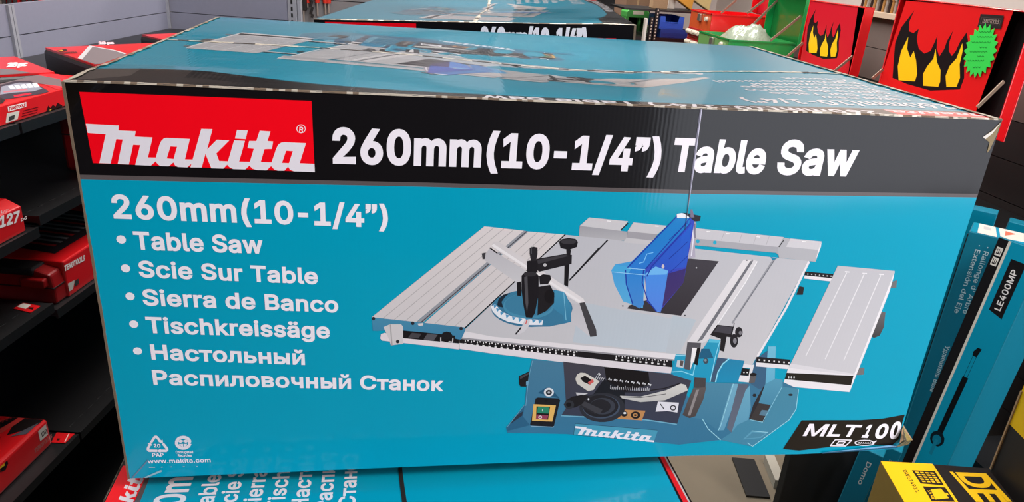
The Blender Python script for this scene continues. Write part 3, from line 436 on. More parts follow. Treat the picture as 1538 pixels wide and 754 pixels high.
ARTWORK = """\
#logo
232 226 232|119,3640 372,3634 362,3591 498,3589 485,3543 624,3540 567,3364 630,3365 635,3347 625,3332 582,3293 459,3296 519,3471 463,3472 408,3299 320,3302 387,3515 336,3516 263,3303 176,3305 260,3556 122,3562
232 226 232|625,3332 619,3344 630,3365 653,3426 671,3474 690,3512 711,3533 733,3540 920,3536 863,3356 927,3356 935,3339 916,3324 876,3285 799,3287 778,3300 767,3327 727,3292 657,3292 640,3307|758,3467 811,3466 772,3357 717,3360
232 226 232|1020,3626 1109,3627 1052,3450 1138,3537 1238,3533 1123,3416 1141,3349 1213,3348 1215,3331 1202,3316 1170,3282 1071,3283 1034,3410 993,3287 901,3286
232 226 232|1278,3536 1366,3534 1305,3348 1394,3348 1399,3329 1388,3315 1351,3279 1249,3280 1220,3298 1204,3318 1199,3331 1213,3348
232 226 232|1308,3627 1395,3625 1373,3550 1286,3552
232 226 232|1493,3626 1581,3623 1552,3538 1598,3536 1584,3470 1523,3466 1484,3349 1575,3348 1581,3330 1569,3315 1530,3276 1444,3276 1410,3288 1388,3315 1382,3328 1394,3348 1435,3467 1383,3471 1401,3534 1460,3535
232 226 232|1569,3315 1564,3329 1575,3348 1620,3471 1639,3508 1664,3527 1688,3532 1872,3529 1811,3347 1937,3344 1938,3269 1759,3272 1728,3285 1712,3313 1679,3276 1623,3275 1593,3285|1702,3457 1759,3455 1721,3345 1662,3346
#reg
232 226 232|1874,3656 1873,3646 1868,3637 1862,3628 1854,3622 1844,3618 1834,3616 1824,3617 1815,3621 1807,3627 1802,3635 1798,3644 1797,3654 1799,3664 1803,3673 1810,3682 1818,3688 1827,3692 1837,3694 1847,3693 1856,3689 1864,3683 1870,3676 1873,3666|1868,3656 1867,3648 1863,3640 1858,3633 1851,3628 1843,3624 1834,3623 1826,3623 1819,3626 1812,3631 1807,3638 1804,3646 1804,3654 1805,3662 1809,3670 1814,3677 1821,3683 1829,3686 1837,3687 1845,3687 1853,3684 1860,3679 1864,3672 1867,3665
#marks
232 226 232|265,422 305,485 288,502 248,439
232 226 232|297,476 317,493 305,517 286,499
232 226 232|299,492 316,479 329,504 312,517
232 226 232|308,488 338,429 357,446 327,506
232 226 232|326,437 368,461 368,412
232 226 232|356,407 389,339 409,357 376,425
232 226 232|385,353 386,328 409,333 408,358
232 226 232|395,350 376,333 388,309 407,326
232 226 232|390,339 329,342 326,312 387,309
232 226 232|297,327 339,352 333,300
232 226 232|306,343 228,348 224,319 302,313
232 226 232|240,343 222,360 207,336 224,318
232 226 232|227,339 232,365 210,369 205,343
232 226 232|228,352 255,403 237,418 209,366
232 226 232|223,419 256,439 262,391
232 226 232|609,412 596,385 621,368 634,396
232 226 232|605,399 586,376 606,350 624,373
232 226 232|597,386 574,370 586,337 610,354
232 226 232|586,376 560,367 565,330 591,340
232 226 232|572,369 545,368 544,330 571,332
232 226 232|557,367 531,373 524,336 549,329
232 226 232|543,368 520,381 506,347 528,334
232 226 232|530,373 511,393 491,364 510,344
232 226 232|519,381 507,407 482,385 494,359
232 226 232|512,391 507,420 478,409 483,380
232 226 232|507,403 510,433 482,434 479,404
232 226 232|506,416 517,443 491,457 481,429
232 226 232|509,429 526,453 506,477 489,453
232 226 232|516,442 538,460 524,491 502,473
232 226 232|527,453 552,464 545,499 520,488
232 226 232|540,460 567,464 566,501 540,497
232 226 232|555,464 581,460 587,497 561,501
232 226 232|569,464 593,452 605,487 582,499
232 226 232|583,459 602,441 621,472 601,490
232 226 232|594,452 608,428 632,452 618,476
232 226 232|602,442 609,414 637,429 630,457
232 226 232|601,423 633,438 632,412 605,410
232 226 232|507,434 537,455 560,440 587,456 607,430 582,411 559,432 532,413
232 226 232|514,401 555,401 552,365 531,378
232 226 232|561,401 594,400 579,376 558,365
190 205 215|204,130 261,129 260,122 203,124
190 205 215|316,128 334,128 333,122 316,121
190 205 215|407,126 422,126 422,120 406,119
190 205 215|526,123 542,124 541,117 526,117
190 205 215|654,120 669,121 668,114 653,114
#label
30 24 18|7282,432 7653,421 8043,407 8320,418 8595,464 8595,368 8631,117 8560,29 8044,36 7708,33 7349,2 7139,34
232 226 232|7781,132 8002,116 7998,131 7777,147
232 226 232|7993,131 7931,46 7944,35 8005,119
232 226 232|7939,50 7734,61 7738,46 7943,34
232 226 232|7744,47 7788,136 7775,146 7731,57
232 226 232|7835,104 7923,96 7919,110 7832,118
232 226 232|7914,109 7892,70 7903,60 7926,100
232 226 232|7899,73 7811,80 7815,66 7902,59
232 226 232|7820,66 7842,107 7830,117 7808,76
232 226 232|8306,65 8276,51 8284,39 8314,53
232 226 232|8280,52 8231,45 8237,32 8286,39
232 226 232|8235,45 8176,45 8180,33 8239,32
232 226 232|8180,45 8120,53 8123,40 8182,32
232 226 232|8125,52 8076,66 8077,54 8126,40
232 226 232|8082,64 8052,82 8049,72 8078,53
232 226 232|8058,73 8056,93 8044,95 8047,75
232 226 232|8053,85 8078,100 8070,112 8045,97
232 226 232|8074,99 8119,108 8114,120 8068,111
232 226 232|8115,107 8173,108 8169,121 8111,120
232 226 232|8169,108 8230,102 8227,115 8166,121
232 226 232|8225,103 8287,80 8287,95 8226,118
232 226 232|8278,93 8279,63 8294,59 8292,88
232 226 232|8291,55 8334,94 8323,107 8279,68
232 226 232|8101,67 8107,86 8099,91 8093,72
232 226 232|8099,86 8116,66 8121,70 8104,91
232 226 232|8130,65 8137,85 8128,90 8122,70
232 226 232|8129,85 8146,65 8151,69 8134,90
232 226 232|8160,64 8166,83 8158,89 8152,69
232 226 232|8158,84 8176,63 8181,68 8164,88
232 226 232|8190,63 8196,82 8188,87 8182,68
232 226 232|8188,82 8205,62 8211,66 8194,87
232 226 232|8220,61 8226,81 8218,86 8212,66
232 226 232|8218,81 8235,61 8241,65 8223,86
232 226 232|8250,60 8256,79 8248,85 8242,65
232 226 232|8248,80 8265,59 8271,64 8253,84
#saw
200 198 200|4482,2880 4875,2847 4815,2746 4398,2794
158 157 162 178 177 180|4398,2794 4815,2746 4879,2738 4898,2641 4699,2648 4403,2680
200 198 200|4931,2836 5281,2805 5199,2715 4884,2742
160 158 163|4884,2742 5199,2715 5150,2634 4890,2658
198 196 200|5529,2789 6544,2698 6506,2590 5548,2679
168 167 172|5548,2679 6506,2590 6557,2478 6496,2525 5561,2605
205 203 206|6618,2684 6972,2654 6958,2560 6593,2591
178 178 182|6546,2693 6619,2680 6593,2591 6958,2560 6973,2650 6978,2594 6959,2426 6540,2472 6503,2586
232 230 232|6958,2560 6973,2650 6978,2594 6959,2426
40 38 42|4874,2832 4808,2758 4817,2750 4884,2823
60 58 60|6547,2673 6507,2592 6518,2586 6557,2667
172 170 174|5889,2751 5874,2659 5879,2657 5895,2750
172 170 174|6082,2734 6067,2641 6073,2639 6087,2733
172 170 174|6239,2721 6226,2627 6231,2625 6245,2719
172 170 174|6379,2708 6366,2614 6372,2612 6385,2707
40 165 195|5648,2644 5648,2633 5642,2625 5632,2622 5622,2625 5614,2633 5609,2643 5610,2654 5616,2662 5625,2665 5635,2663 5644,2655
40 165 195|5831,2633 5831,2622 5825,2614 5816,2611 5805,2613 5796,2621 5792,2632 5792,2643 5798,2651 5807,2654 5818,2652 5827,2644
240 238 238|4666,2852 4703,2849 4701,2840 4663,2843
240 238 238|5159,2806 5198,2802 5196,2794 5157,2797
240 238 238|5703,2755 5743,2752 5741,2743 5701,2746
240 238 238|5913,2735 5953,2732 5951,2723 5911,2726
240 238 238|6245,2704 6286,2701 6284,2692 6243,2695
240 238 238|6755,2657 6797,2654 6796,2644 6754,2648
188 188 193 198 196 198|4258,2699 4696,2660 4854,2640 5193,2615 5649,2561 6444,2478 6885,2435 6532,1259 6506,1158 5549,1337 3623,1576 3323,1657
196 194 196|4883,2676 5189,2643 5147,2600 4856,2626
184 192 199 186 196 204|4552,1962 5130,1844 5501,1778 5629,1442 5492,1371 4460,1509 4472,1734
180 192 200 186 192 198|5496,1809 5768,1760 5645,1343 5493,1363
32 30 34|4689,2655 4377,2253 4388,2243 4701,2645
32 30 34|4615,2574 4346,2218 4358,2207 4627,2564
150 150 156|6478,2457 6167,1719 6188,1706 6499,2445
110 112 120|6502,2467 6200,1773 6209,1767 6511,2462
228 225 228|6875,2436 6742,1896 6767,1884 6899,2425
228 225 228|6744,1903 6530,1279 6555,1265 6768,1890
30 130 165|6444,2478 6528,2463 6474,2441
224 219 221|3323,1657 3623,1588 5547,1353 6499,1193 6492,1150 5597,1270 3626,1530 3300,1573
150 148 152|3300,1585 3625,1542 5595,1283 5598,1266 3627,1518 3300,1562
26 24 28|3300,1566 3627,1522 5583,1267 5596,1183 3630,1464 3289,1520
228 221 224 214 207 211|3289,1520 3630,1464 5596,1183 5589,1087 3634,1390 3285,1454
235 232 232|3344,1552 3352,1551 3353,1529 3344,1530
225 222 222|3340,1518 3361,1515 3361,1496 3339,1500
224 219 221|3368,1554 3381,1553 3382,1539 3368,1541
235 232 232|3405,1544 3414,1543 3414,1521 3405,1521
225 222 222|3401,1510 3423,1507 3422,1488 3400,1491
224 219 221|3429,1546 3442,1545 3443,1531 3430,1533
235 232 232|3466,1536 3475,1535 3476,1512 3467,1513
225 222 222|3463,1502 3484,1498 3484,1480 3462,1483
224 219 221|3490,1538 3504,1537 3505,1523 3491,1524
235 232 232|3528,1528 3537,1527 3537,1504 3529,1505
225 222 222|3524,1494 3546,1490 3546,1472 3524,1475
224 219 221|3552,1530 3566,1528 3567,1515 3553,1516
235 232 232|3590,1519 3599,1518 3599,1496 3591,1497
225 222 222|3586,1485 3608,1482 3608,1463 3586,1467
224 219 221|3614,1522 3628,1520 3629,1506 3615,1508
235 232 232|3652,1511 3661,1510 3662,1488 3653,1489
225 222 222|3649,1477 3671,1474 3670,1455 3648,1459
224 219 221|3676,1514 3690,1512 3691,1498 3677,1500
235 232 232|3714,1503 3723,1502 3724,1480 3715,1481
225 222 222|3711,1469 3733,1465 3733,1447 3711,1450
224 219 221|3739,1506 3753,1504 3754,1490 3740,1492
235 232 232|3777,1495 3786,1494 3787,1471 3778,1472
225 222 222|3774,1461 3796,1457 3796,1438 3774,1442
224 219 221|3802,1498 3815,1496 3816,1482 3803,1483
235 232 232|3840,1487 3849,1486 3850,1463 3841,1464
225 222 222|3837,1452 3859,1449 3859,1430 3837,1434
224 219 221|3864,1489 3878,1487 3879,1473 3865,1475
235 232 232|3903,1478 3912,1477 3913,1455 3904,1456
225 222 222|3900,1444 3922,1440 3922,1422 3900,1425
224 219 221|3928,1481 3942,1479 3943,1465 3929,1467
235 232 232|3966,1470 3975,1469 3976,1446 3967,1447
225 222 222|3963,1436 3986,1432 3986,1413 3963,1417
224 219 221|3991,1473 4005,1471 4006,1457 3992,1459
235 232 232|4030,1462 4039,1461 4040,1438 4031,1439
225 222 222|4027,1427 4049,1424 4050,1405 4027,1408
224 219 221|4055,1464 4069,1463 4070,1448 4056,1450
235 232 232|4093,1453 4103,1452 4104,1429 4095,1430
225 222 222|4091,1419 4113,1415 4114,1396 4091,1400
224 219 221|4118,1456 4132,1454 4134,1440 4120,1442
235 232 232|4157,1445 4167,1444 4168,1421 4159,1422
225 222 222|4155,1410 4178,1407 4178,1388 4155,1391
224 219 221|4182,1448 4197,1446 4198,1432 4184,1433
235 232 232|4222,1436 4231,1435 4232,1413 4223,1413
225 222 222|4219,1402 4242,1398 4242,1379 4219,1383
224 219 221|4247,1439 4261,1437 4262,1423 4248,1425
235 232 232|4286,1428 4295,1427 4297,1404 4287,1405
225 222 222|4284,1393 4307,1390 4307,1370 4284,1374
224 219 221|4311,1431 4325,1429 4327,1415 4312,1416
235 232 232|4351,1419 4360,1419 4362,1395 4352,1396
225 222 222|4348,1385 4371,1381 4372,1362 4349,1365
224 219 221|4376,1422 4390,1420 4392,1406 4377,1408
235 232 232|4416,1411 4425,1410 4427,1387 4417,1388
225 222 222|4413,1376 4436,1372 4437,1353 4414,1357
224 219 221|4441,1414 4455,1412 4457,1397 4442,1399
235 232 232|4481,1402 4490,1401 4492,1378 4482,1379
225 222 222|4479,1367 4502,1364 4502,1344 4479,1348
224 219 221|4506,1405 4520,1403 4522,1389 4508,1391
235 232 232|4943,1342 4953,1341 4955,1317 4946,1318
225 222 222|4942,1306 4966,1302 4967,1283 4943,1286
224 219 221|4969,1344 4984,1342 4986,1328 4971,1330
235 232 232|5011,1333 5020,1332 5023,1308 5013,1309
225 222 222|5009,1297 5033,1293 5034,1274 5010,1278
224 219 221|5036,1336 5051,1334 5053,1319 5038,1321
235 232 232|5078,1324 5088,1323 5090,1299 5080,1300
225 222 222|5077,1288 5101,1284 5102,1265 5078,1269
224 219 221|5104,1327 5119,1325 5121,1310 5106,1312
235 232 232|5145,1315 5155,1314 5158,1290 5148,1291
225 222 222|5145,1279 5169,1275 5170,1256 5146,1260
224 219 221|5172,1318 5187,1316 5189,1301 5174,1303
235 232 232|5213,1306 5223,1305 5226,1281 5216,1282
225 222 222|5213,1270 5237,1266 5238,1247 5214,1251
224 219 221|5239,1309 5254,1307 5257,1292 5242,1294
235 232 232|5281,1297 5291,1296 5294,1272 5284,1273
225 222 222|5281,1261 5305,1257 5306,1238 5282,1241
224 219 221|5308,1300 5323,1298 5325,1283 5310,1285
235 232 232|5350,1288 5360,1287 5362,1263 5353,1264
225 222 222|5349,1252 5374,1248 5375,1229 5351,1232
224 219 221|5376,1291 5391,1289 5393,1274 5378,1276
235 232 232|5418,1279 5428,1278 5431,1254 5421,1255
225 222 222|5418,1243 5442,1239 5444,1219 5419,1223
224 219 221|5445,1282 5460,1280 5462,1265 5447,1267
235 232 232|5487,1270 5497,1269 5500,1245 5490,1246
225 222 222|5487,1234 5511,1230 5513,1210 5488,1214
224 219 221|5514,1273 5529,1271 5531,1256 5516,1258
150 152 158|3838,2740 3902,2729 2896,1733 2840,1743
70 72 80|3879,2733 2887,1752 2894,1743 3887,2726
216 209 207 208 202 202|3475,2777 3854,2737 2836,1745 2424,1821
214 207 205 206 200 200|3902,2729 4263,2701 3333,1691 2912,1730
176 171 171|3567,2770 2524,1804 2528,1798 3571,2765
176 171 171|3990,2725 3013,1723 3017,1717 3994,2720
176 171 171|3662,2760 2628,1784 2632,1779 3666,2755
176 171 171|4080,2718 3118,1713 3123,1708 4084,2713
176 171 171|3757,2750 2732,1764 2736,1759 3761,2745
176 171 171|4170,2711 3224,1703 3228,1698 4175,2707
24 22 26|4260,2707 3328,1690 3336,1680 4269,2698
72 140 170 62 128 165|2424,1821 3329,1698 3341,1659 3319,1594 3300,1557 3242,1572 3241,1605 3099,1625 2728,1671 2433,1671
24 22 26|2724,1671 3099,1625 3241,1605 3242,1572 3300,1557 3285,1515 2725,1584
70 68 72|2814,1643 2908,1630 2879,1578 2778,1591
85 84 90|2968,1634 3069,1616 3030,1552 2929,1565
226 217 220|2511,1633 2550,1646 2725,1584 3290,1513 3290,1445 2521,1560 2505,1583
120 112 112|3283,1549 3287,1444 3293,1444 3289,1549
208 203 203|2537,1710 2599,1741 2707,1740 2727,1712 2729,1522 2610,1503 2596,1559
168 163 163|2597,1738 2614,1505 2626,1506 2609,1739
45 45 52|2457,1805 2453,1793 2445,1786 2434,1786 2425,1794 2422,1805 2425,1817 2434,1824 2445,1824 2453,1817
45 45 52|2838,1749 2835,1737 2826,1730 2815,1730 2806,1738 2802,1750 2805,1762 2814,1769 2825,1769 2834,1761
45 45 52|3317,1684 3314,1672 3305,1665 3294,1665 3285,1673 3281,1685 3284,1697 3292,1704 3304,1704 3313,1697
45 45 52|2693,1546 2690,1534 2681,1526 2670,1526 2661,1534 2658,1546 2661,1559 2670,1566 2681,1566 2690,1558
28 26 30|3217,1607 3201,1575 3161,1562 3121,1576 3103,1609 3119,1641 3158,1654 3199,1640
210 205 205|3095,1588 3096,1538 3106,1538 3105,1587
210 205 205|3099,1534 3139,1526 3140,1537 3100,1545
210 205 205|3180,1533 3220,1524 3222,1536 3182,1544
210 205 205|3225,1528 3227,1578 3217,1579 3214,1529
216 209 207|2866,1745 2925,1751 2920,1724 2880,1719
208 202 202 225 220 220|3564,2620 3618,2624 4521,2010 4537,1974 4489,1951 3554,2566
232 228 228|3553,2579 3573,2599 4499,1983 4488,1965
186 184 188 202 200 202|3533,2550 3920,2313 3933,2144 3834,2186 3491,2430 3496,2480
22 20 24|3534,2552 3611,2497 3618,2508 3540,2563
60 58 62|3464,2499 3502,2510 3499,2442 3475,2436
188 186 190 200 197 200|4369,1966 4490,1948 4622,1654 4627,1579 4421,1749 4400,1822
66 64 68|4482,1962 4537,1972 4695,1653 4709,1578 4640,1570 4611,1645
58 122 152 52 112 145|4419,1903 4413,1856 4386,1811 4340,1770 4276,1737 4198,1712 4110,1697 4017,1693 3923,1699 3834,1716 3753,1743 3686,1777 3634,1818 3601,1862 3588,1909 3596,1955 3623,1999 3669,2038 3732,2070 3807,2095 3892,2110 3983,2115 4075,2109 4163,2094 4244,2069 4314,2035 4368,1995 4403,1950
56 118 150|3986,2074 4225,2109 4326,2073 4398,1930 4421,1749 4335,1727 4197,1696 4016,1695
28 40 52|3646,1949 3656,2009 3700,2058 3770,2078 3725,2040 3689,1979 3709,1917 3661,1926
70 138 168|4225,1931 4221,1896 4202,1863 4168,1834 4123,1811 4068,1795 4008,1787 3945,1787 3884,1796 3827,1814 3779,1837 3742,1867 3718,1900 3708,1935 3713,1969 3733,2002 3766,2030 3810,2053 3864,2069 3923,2077 3985,2077 4046,2068 4102,2052 4151,2028 4189,1999 4214,1966
60 124 155|4208,1946 4203,1915 4185,1886 4154,1861 4111,1840 4060,1826 4003,1819 3945,1820 3887,1828 3834,1843 3789,1864 3754,1889 3732,1918 3723,1949 3728,1979 3747,2008 3778,2033 3819,2053 3870,2066 3925,2074 3983,2073 4040,2066 4093,2051 4139,2031 4174,2005 4198,1977
226 229 233|3584,1927 3606,1873 3665,1811 3768,1756 3949,1717 4122,1715 4128,1773 3960,1784 3804,1816 3696,1873 3624,1956
80 150 190|3608,1953 3650,1942 3620,1907
80 150 190|3638,1912 3680,1901 3650,1866
80 150 190|3680,1873 3722,1862 3692,1826
80 150 190|3738,1840 3781,1829 3751,1794
80 150 190|3804,1815 3847,1803 3817,1768
80 150 190|3870,1798 3913,1787 3883,1751
80 150 190|3944,1788 3987,1777 3957,1741
80 150 190|4010,1782 4053,1771 4023,1735
80 150 190|4075,1778 4119,1766 4089,1730
66 142 176 52 120 155|4225,2109 4312,2087 4399,1930 4421,1749 4343,1727 4326,1822 4229,1895 4186,2003
120 185 210|4305,2083 4361,1766 4368,1767 4312,2083
24 22 26|3826,2193 3868,2203 3883,2040 3841,2047
30 28 32|4045,2144 4163,2165 4215,2073 4222,1963 4149,1874 4063,1825
22 20 24|4219,2038 4215,1999 4199,1971 4174,1960 4147,1971 4125,2000 4115,2039 4118,2077 4135,2106 4160,2116 4187,2105 4208,2077
32 30 34|4043,2257 4081,2282 4154,2272 4169,2231 4142,2175 4059,2168
26 24 28|4287,2386 4336,2393 4348,2143 4304,2165
34 32 36|3996,2444 4292,2501 4352,2488 4359,2393 4039,2306 4004,2347
62 60 64|4005,2432 4297,2495 4318,2478 4024,2392
30 28 32|3908,2422 4012,2439 4026,2296 3920,2310
190 188 190|4109,2380 4107,2369 4099,2362 4088,2362 4078,2369 4074,2380 4076,2391 4085,2398 4095,2398 4105,2391
40 38 42|3925,2562 3965,2573 4003,2563 4009,2494 4001,2425 3949,2425 3929,2499
95 93 97|3937,2554 3941,2498 3951,2498 3946,2554
30 28 32|4289,2545 4337,2545 4337,2481 4299,2481
30 28 32|4208,2628 4237,2655 4299,2667 4370,2658 4398,2626 4394,2573 4315,2540 4230,2561
58 56 60|4382,2629 4375,2618 4354,2608 4323,2603 4288,2603 4256,2607 4233,2616 4224,2628 4231,2640 4252,2649 4283,2654 4318,2655 4350,2650 4373,2641
27 25 30|3868,2265 3897,2303 3951,2318 4003,2306 4041,2262 4055,2056 4036,1852 4011,1798 3946,1804 3913,1933 3878,2110
78 76 80|3896,2248 3927,2262 3959,1969 3954,1862 3930,1969
50 48 52|4019,2282 4013,2271 3995,2262 3969,2257 3939,2257 3912,2262 3893,2271 3886,2282 3891,2293 3909,2302 3935,2307 3965,2307 3992,2302 4011,2294
205 203 206|3936,1781 3991,1768 3983,1702 3939,1635 3860,1605 3907,1672
40 38 42|3901,1696 3848,1616 3861,1605 3913,1685
215 70 70|3954,1775 3946,1732 3956,1729 3963,1772
66 63 70 52 48 54|5524,2461 5893,2428 5591,1807 4993,1896 5013,1933 5354,2044
60 60 66|4953,1926 4951,1919 4944,1917 4937,1920 4933,1926 4935,1932 4942,1935 4950,1932
60 60 66|5644,1810 5642,1803 5635,1801 5627,1803 5623,1810 5625,1817 5632,1819 5640,1816
190 190 195|5673,2355 5672,2349 5666,2346 5660,2349 5656,2355 5658,2361 5663,2364 5670,2361
158 152 172 176 170 186|5486,2887 5531,2912 5582,2829 5588,2677 5634,2471 5563,2453 5536,2591
225 222 232|5530,2830 5572,2657 5585,2659 5543,2831
225 222 232|5571,2663 5581,2486 5594,2485 5585,2661
110 104 126|5560,2830 5590,2676 5600,2676 5570,2831
62 150 212 88 170 215|4771,2325 4804,2389 4964,2422 5117,2502 5128,2338 5162,1899 5037,1943 4940,1977 4823,2170
26 128 196 44 120 205|5367,2910 5510,2892 5506,2825 5119,2320 4927,2349 4965,2415
50 72 188 62 70 178|5507,2908 5556,2863 5555,2330 5553,2187 5369,1894 5359,1846 5195,1972 5119,2320 5506,2825
36 96 200 52 80 190|5504,2778 5537,2829 5554,2365 5377,2329 5174,2116 5131,2294
60 48 110 66 50 105|5318,2276 5383,2294 5552,2347 5553,2187 5374,1916 5352,2116
44 130 206 70 135 205|4927,2349 5129,2332 5142,2044 5168,1945 5129,1895 5037,1943 4937,2188
70 142 224 86 132 222|5132,2285 5229,2368 5370,2321 5369,1971 5361,1846 5310,1861 5192,1990
110 180 235|5132,2285 5229,2368 5370,2321 5360,2280 5151,2273
70 165 215|4777,2337 4804,2387 4981,2355 4949,2285 4781,2307
30 58 160|5364,2912 4926,2352 4936,2344 5373,2904
30 58 160|5505,2900 5112,2328 5122,2320 5515,2893
30 58 160|4912,2330 4942,2168 4954,2169 4924,2331
30 58 160|4942,2170 5040,1947 5051,1951 4952,2174
30 58 160|5103,2331 5107,2187 5119,2185 5115,2330
30 58 160|5107,2188 5196,1986 5207,1990 5117,2191
30 58 160|5195,1987 5311,1855 5319,1863 5203,1995
30 58 160|5158,2254 5194,2363 5182,2368 5147,2260
30 58 160|5192,2359 5525,2834 5515,2842 5182,2367
150 205 240|4780,2304 5135,2269 5135,2276 4780,2311
150 205 240|4931,2346 5127,2329 5126,2336 4931,2353
30 52 150|5327,2654 5496,2843 5491,2848 5322,2659
30 52 150|5360,2448 5531,2641 5525,2646 5355,2454
30 52 150|5385,2291 5557,2486 5552,2491 5380,2296
120 190 240|5050,2397 5100,2412 5096,2420 5046,2406
120 190 240|5101,2413 5122,2502 5114,2505 5092,2416
120 190 240|5118,2498 5184,2516 5181,2524 5115,2506
235 235 238|5361,2929 5411,2940 5514,2915 5486,2888 5370,2890
40 38 44|5419,2944 5477,2938 5614,2913 5613,2860 5558,2854 5482,2908
120 112 135|5495,2978 5513,2981 5550,2896 5509,2895
205 195 200|5323,2368 5322,2353 5316,2344 5306,2344 5297,2353 5292,2368 5293,2382 5299,2391 5308,2391 5317,2382
224 220 221 218 214 216|6157,2447 6255,2445 5868,1478 5712,1486
112 112 118|6235,2434 6280,2425 5879,1520 5821,1489
214 211 213|6271,2443 6314,2430 6233,2186 5939,1507 5874,1473 5879,1520
235 233 234|6304,2429 6222,2187 6233,2181 6315,2424
235 233 234|6224,2190 5986,1655 5997,1649 6234,2184
50 48 50|6205,2441 6203,2436 6195,2434 6187,2436 6183,2440 6185,2445 6193,2447 6201,2445
50 48 50|6263,2441 6261,2436 6253,2434 6245,2436 6241,2441 6243,2446 6250,2448 6259,2446
30 28 33|6011,1697 6206,1671 6202,1540 6147,1549 6152,1366 6100,1383 6084,1525 5955,1575
66 64 72|6023,1686 6192,1664 6186,1580 5992,1615
40 38 42|6195,1719 6197,1668 6207,1666 6205,1717
34 32 37|6319,1603 6320,1575 6313,1552 6297,1540 6278,1540 6258,1553 6241,1576 6231,1604 6230,1632 6238,1654 6253,1666 6272,1666 6292,1653 6309,1631
34 32 37|6287,1498 6290,1461 6282,1432 6267,1415 6246,1416 6223,1433 6205,1462 6193,1499 6190,1536 6198,1565 6213,1581 6234,1581 6256,1564 6275,1535
120 118 124|6312,1595 6311,1579 6304,1570 6293,1570 6282,1580 6275,1595 6276,1610 6283,1619 6294,1619 6305,1610
130 128 134|6272,1498 6272,1477 6264,1464 6251,1464 6237,1478 6229,1499 6229,1520 6237,1533 6250,1532 6264,1519
36 128 166 26 138 178|6081,1297 6412,1248 6396,969 6110,977 6070,1071
62 86 112|6081,1297 6207,1277 6146,1154 6124,1070 6118,977 6054,987
140 215 235|6223,1284 6159,1216 6170,1204 6234,1273
140 215 235|6160,1218 6124,1114 6137,1106 6173,1210
140 215 235|6124,1116 6119,981 6133,977 6138,1112
40 150 184 24 150 188|5956,1527 6082,1512 6098,1370 6073,1139 6061,953 6037,916 5954,1015 5867,1051 5866,967 5591,1072 5607,1347 5720,1337 5745,1155 5801,1142 5860,1309
85 185 212|5956,1527 6082,1512 6067,1477 5952,1484
30 92 125|5885,1407 5978,1405 6045,1289 5879,1284
150 215 232|5608,1329 5724,1320 5723,1330 5607,1339
130 210 230|5597,1119 5713,1125 5710,1136 5595,1131
130 210 230|5707,1126 5848,1071 5850,1082 5709,1137
130 210 230|5853,1074 5857,1227 5846,1230 5842,1077
140 215 235|6075,1496 6060,1305 6069,1302 6084,1493
140 215 235|6060,1308 6057,986 6067,984 6069,1305
190 200 204|5638,1273 5718,1263 5721,1172 5637,1190
90 80 80|5672,1267 5711,1260 5712,1189 5675,1206
60 76 88|5994,1254 5993,1235 5984,1222 5970,1218 5954,1223 5940,1237 5933,1255 5934,1273 5942,1286 5957,1291 5973,1286 5986,1272
125 140 150|5974,1264 5972,1254 5966,1248 5957,1249 5948,1255 5943,1265 5944,1274 5951,1280 5960,1280 5969,1274
84 82 88|5714,1491 5870,1480 5875,1418 5780,1422 5798,1145 5731,1163
236 233 233|5780,1422 5835,1418 5833,1310 5804,1142
22 20 24|5835,1418 5875,1417 5879,1201 5833,1219 5833,1310
58 96 126|6543,1276 6678,1386 6752,923 6611,609 6513,1085
112 184 208 96 168 196|6648,1424 6740,1423 6833,941 6729,904
26 24 28|6400,1156 6518,1137 6523,1052 6399,1063
228 223 224|6396,1063 6524,1046 6515,966 6393,981
222 220 222|6494,1188 6536,1199 6529,961 6505,971
215 215 215|6445,1096 6442,1089 6432,1089 6426,1096 6429,1104 6439,1103
215 215 215|6484,1095 6481,1088 6472,1088 6465,1095 6468,1103 6478,1103
215 215 215|6515,1094 6512,1087 6503,1087 6497,1095 6500,1102 6509,1102
92 90 92|6516,1086 6589,1072 6591,964 6521,949
30 28 30|6593,1067 6590,1055 6576,1047 6556,1044 6534,1048 6516,1057 6508,1069 6511,1081 6525,1089 6546,1092 6567,1088 6585,1079
30 28 32|6866,2316 7199,2287 7197,2235 6878,2266
226 221 223|6877,2271 7199,2237 7194,2201 6874,2235
30 28 32|6540,1296 6953,1251 6956,1179 6555,1222
226 221 223|6555,1225 6955,1181 6954,1129 6561,1173
215 213 213|6573,1266 6592,1263 6594,1244 6575,1246
180 178 180|6900,2293 6914,2291 6915,2278 6901,2280
215 213 213|6633,1259 6652,1256 6654,1236 6635,1239
180 178 180|6945,2289 6959,2287 6960,2274 6946,2276
215 213 213|6692,1251 6711,1249 6713,1229 6694,1232
180 178 180|6990,2285 7004,2283 7005,2270 6992,2272
215 213 213|6752,1244 6771,1241 6773,1221 6754,1224
180 178 180|7036,2281 7050,2279 7051,2265 7037,2268
215 213 213|6812,1237 6831,1234 6833,1214 6814,1217
180 178 180|7081,2277 7095,2275 7096,2261 7082,2264
215 213 213|6872,1229 6891,1226 6893,1206 6874,1209
180 178 180|7127,2273 7141,2271 7142,2257 7128,2260
215 213 213|6932,1222 6951,1219 6954,1199 6935,1202
180 178 180|7173,2269 7187,2267 7188,2253 7174,2255
110 110 112|7891,2192 7965,2215 7982,2127 7900,2122
104 102 104 60 58 60|7878,1840 7940,1828 7974,1647 7954,1537 7891,1508 7849,1538
112 112 114|7793,1132 7884,1125 7900,1033 7809,1030
190 189 193 200 198 201|7225,2383 7905,2324 7788,999 6964,1184
232 229 231|7905,2324 7913,2249 7914,2076 7787,807 7757,845 7777,1020
214 211 214|6965,1201 7792,1045 7777,1020 6950,1147 6940,1109
226 222 224|6950,1147 7781,1025 7773,1000 6946,1081
34 30 26|6946,1081 7777,1020 7779,891 6942,996
230 225 227|6942,996 7783,891 7783,802 6934,907
